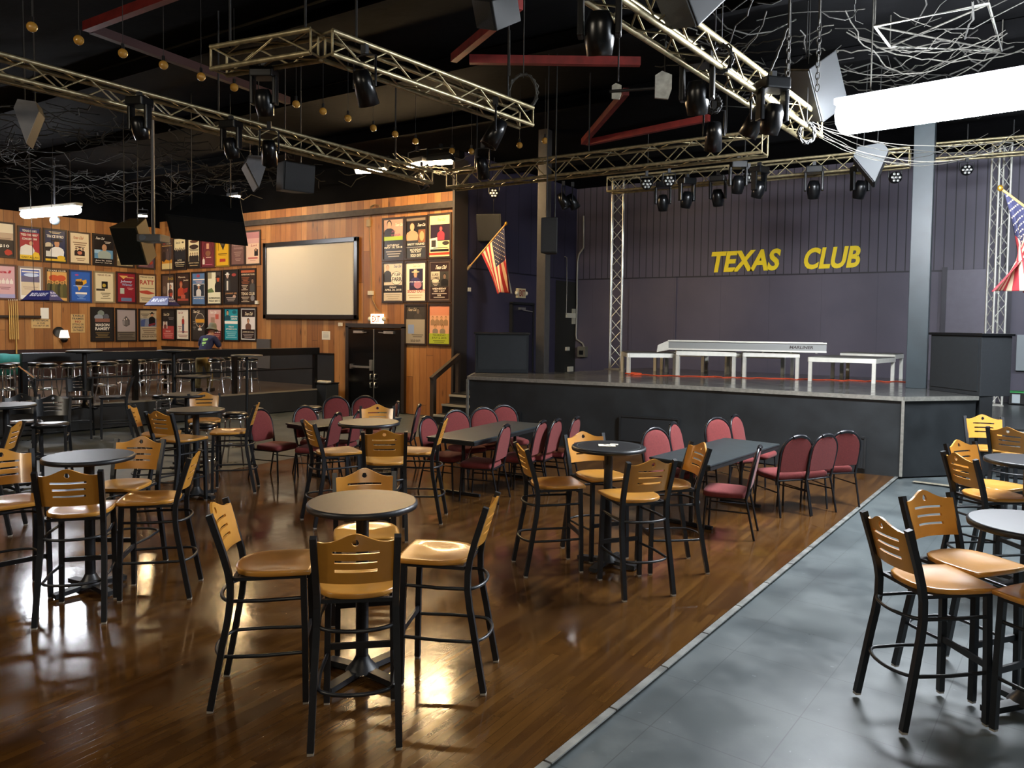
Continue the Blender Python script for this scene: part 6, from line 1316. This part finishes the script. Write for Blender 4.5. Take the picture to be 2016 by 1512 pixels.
for s in (-1, 1):
    off = .12 if s < 0 else -.03
    b = MB(); b.prism([(off - .09, s * .12 - .045), (off + .1, s * .12 - .05), (off + .19, s * .125 - .02), (off + .19, s * .125 + .03), (off + .1, s * .12 + .055), (off - .09, s * .12 + .045)], .0, .085, mat('dark_boot', '#2a2420', .6)); b.build('boot', per, bevel=.02)
    b = MB(); b.ball((.497, s * .032, 1.545), .011, mat('eye_white', '#d8d4cc', .3), 8, 6); b.build('eye', per)
b = MB(); W0 = Vector((-.82, 0, .57)).normalized(); U0 = Vector((0, -1, 0)); V0 = U0.cross(W0) * -1
V0 = Vector((.57, 0, .82)).normalized(); c0 = Vector((.13, 0, 1.2)) + W0 * .3
g1 = mat('lime_shirt_print', '#9fd476', .7)
for y0, y1, hw in ((.03, .10, .085), (-.06, .0, .08), (-.105, -.08, .05)):
    b.grid(lambda u, v: tuple(c0 + U0 * ((u - .5) * 2 * hw) + V0 * (y0 + (y1 - y0) * v)), 10, 3, g1, False)
pr_ = b.build('back_print', shirt); md = pr_.modifiers.new('wrap', 'SHRINKWRAP'); md.target = shirt; md.wrap_method = 'NEAREST_SURFACEPOINT'; md.wrap_mode = 'ABOVE_SURFACE'; md.offset = .006
b = MB(); b.grid(lambda u, v: ((u - .5) * .14, (v - .5) * .1, .012 * math.sin(u * 9) * math.cos(v * 8)), 8, 6, paper_w, True); o = b.build('white_cloth'); o.parent = None
hp = Matrix.Translation(per.location) @ Matrix.Rotation(per.rotation_euler.z, 4, 'Z') @ Vector((.66, -.12, .74)); o.location = hp; o.rotation_euler = (.6, .3, 0); md = o.modifiers.new('thick', 'SOLIDIFY'); md.thickness = .008
tag(o, 'crumpled white cloth held in the bending person\'s hand', 'cloth')
# ------------------------------------------------------------------ lamps
COOL = emit('cool_tube', '#eef6ff', 1); WARMT = emit('warm_tube', '#ffe2b4', 1)
def estr(m, s): m.node_tree.nodes['Principled BSDF'].inputs['Emission Strength'].default_value = s
def tube_fixture(a, c, lb, m_, rad=.09, zt=ZC, group=None, cat='ceiling light'):
    a, c = Vector(a), Vector(c); t = thing('tube_fixture', lb, cat, (a + c) / 2, 0, group); d = (c - a) / 2; dn = d.normalized(); x = Vector((-dn.y, dn.x, 0))
    b = MB(); b.bar(-d + Vector((0, 0, .06)), d + Vector((0, 0, .06)), .16, .07, mat('fixture_white', '#c9ccca', .4)); b.build('housing', t, bevel=.01)
    b = MB(); pr = [(-d * .98 + dn * o_) for o_ in (0, .03, .1)] + [(d * .98 - dn * o_) for o_ in (.1, .03, 0)]; dz = Vector((0, 0, -rad * .55)); b.tube([q + dz for q in pr], [rad * .5, rad * .85, rad, rad, rad * .85, rad * .5], m_, 18); b.build('diffuser', t)
    for s in (-1, 1):
        b = MB(); b.box((0, 0, 0), (.02, .02, .02), alu, Matrix.Translation(d * s * .99 + Vector((0, 0, .03)))); b.build('end_cap', t)
    for s in (-.7, .7):
        b = MB(); q = d * s; b.tube([(q.x, q.y, .09), (q.x, q.y, zt - t.location.z - .02)], .008, cable_m, 5); b.build('hanging_chain', t)
T1 = emit('cool_tube_near', '#f2f8ff', 230); T2 = emit('cool_tube_left', '#f4f8ff', 130); T3 = emit('assumed_tube_behind', '#fff0d8', 105); T4 = emit('cool_fill_side', '#eaf4ff', 100)
tube_fixture((-1.66, 9.25, 4.62), (.75, 8.95, 4.62), 'glaring bright tube fixture hung at the upper right', T1, .2)  # glowing body made wider than the tubes to take in their glare
tube_fixture((-19.2, 8.72, 4.6), (-17.15, 8.95, 4.6), 'bright tube fixture at the left over the pool tables', T2, .1)
tube_fixture((3.5, 6.5, 4.6), (3.4, 8.9, 4.6), 'added fill tube fixture beyond the right edge, toward the grey floor', T4)  # unseen fixture, added to brighten the grey floor
tube_fixture((2.6, 13.2, 4.9), (4.9, 13.4, 4.9), 'added fill tube fixture beyond the right edge, toward the stage wall', emit('cool_fill_stage', '#eaf4ff', 220))  # unseen fixture, added to brighten the stage wall and its lettering
tube_fixture((.6, -1.2, 4.9), (3.0, -1.3, 4.9), 'assumed tube fixture behind the viewer', T3)  # unseen fixture, assumed from the light on the near stool backs
tube_fixture((-7.5, -2.2, 4.9), (-5.1, -2.3, 4.9), 'assumed tube fixture out of view, left of the viewer', T3)  # also unseen and assumed, lights the stool backs turned to the camera
estr(WARM, 470)
for px, py, rz, lb in [(731, 334, .25, 'warm flood lamp, leftmost of three before the wooden wall'), (822, 322, -.2, 'warm flood lamp in the middle of the three'), (868, 318, .2, 'warm flood lamp, rightmost of three before the wooden wall')]:
    hang_at('flood', make_flood, px, py, 5.3, rz, lb, 'flood lamp', 'warm flood lamps', (1.5 if px < 740 else 1.1, 1.1, 1))
place('flood', make_flood, (-19.9, 5.0, 4.8), .3, 'assumed warm flood lamp washing the left wall posters past the left edge', 'flood lamp', 'warm flood lamps')  # lamp out of view, assumed from the bright top of the left posters
place('flood', make_flood, (-19.6, 11.9, 4.95), .9, 'small warm flood lamp glowing above the corner posters', 'flood lamp', 'warm flood lamps', (.5, .5, .6))
place('flood', make_flood, (-16.0, 12.1, 5.2), 0, 'warm flood lamp in the shade above the projection screen', 'flood lamp', 'warm flood lamps', (.9, .7, .8))
w = bpy.data.worlds.new('dim_room'); w.use_nodes = True; w.node_tree.nodes['Background'].inputs[0].default_value = (.02, .02, .022, 1); w.node_tree.nodes['Background'].inputs[1].default_value = .2; SC.world = w
SC.view_settings.view_transform = 'Standard'; SC.view_settings.look = 'None'; SC.view_settings.gamma = 1; SC.view_settings.use_curve_mapping = False
SC.view_settings.exposure = 0.0
SC.cycles.use_denoising = True; SC.cycles.denoiser = 'OPENIMAGEDENOISE'
SC.cycles.max_bounces = 8; SC.cycles.diffuse_bounces = 4; SC.cycles.glossy_bounces = 3; SC.cycles.sample_clamp_indirect = 6
SC.cycles.caustics_reflective = False; SC.cycles.caustics_refractive = False
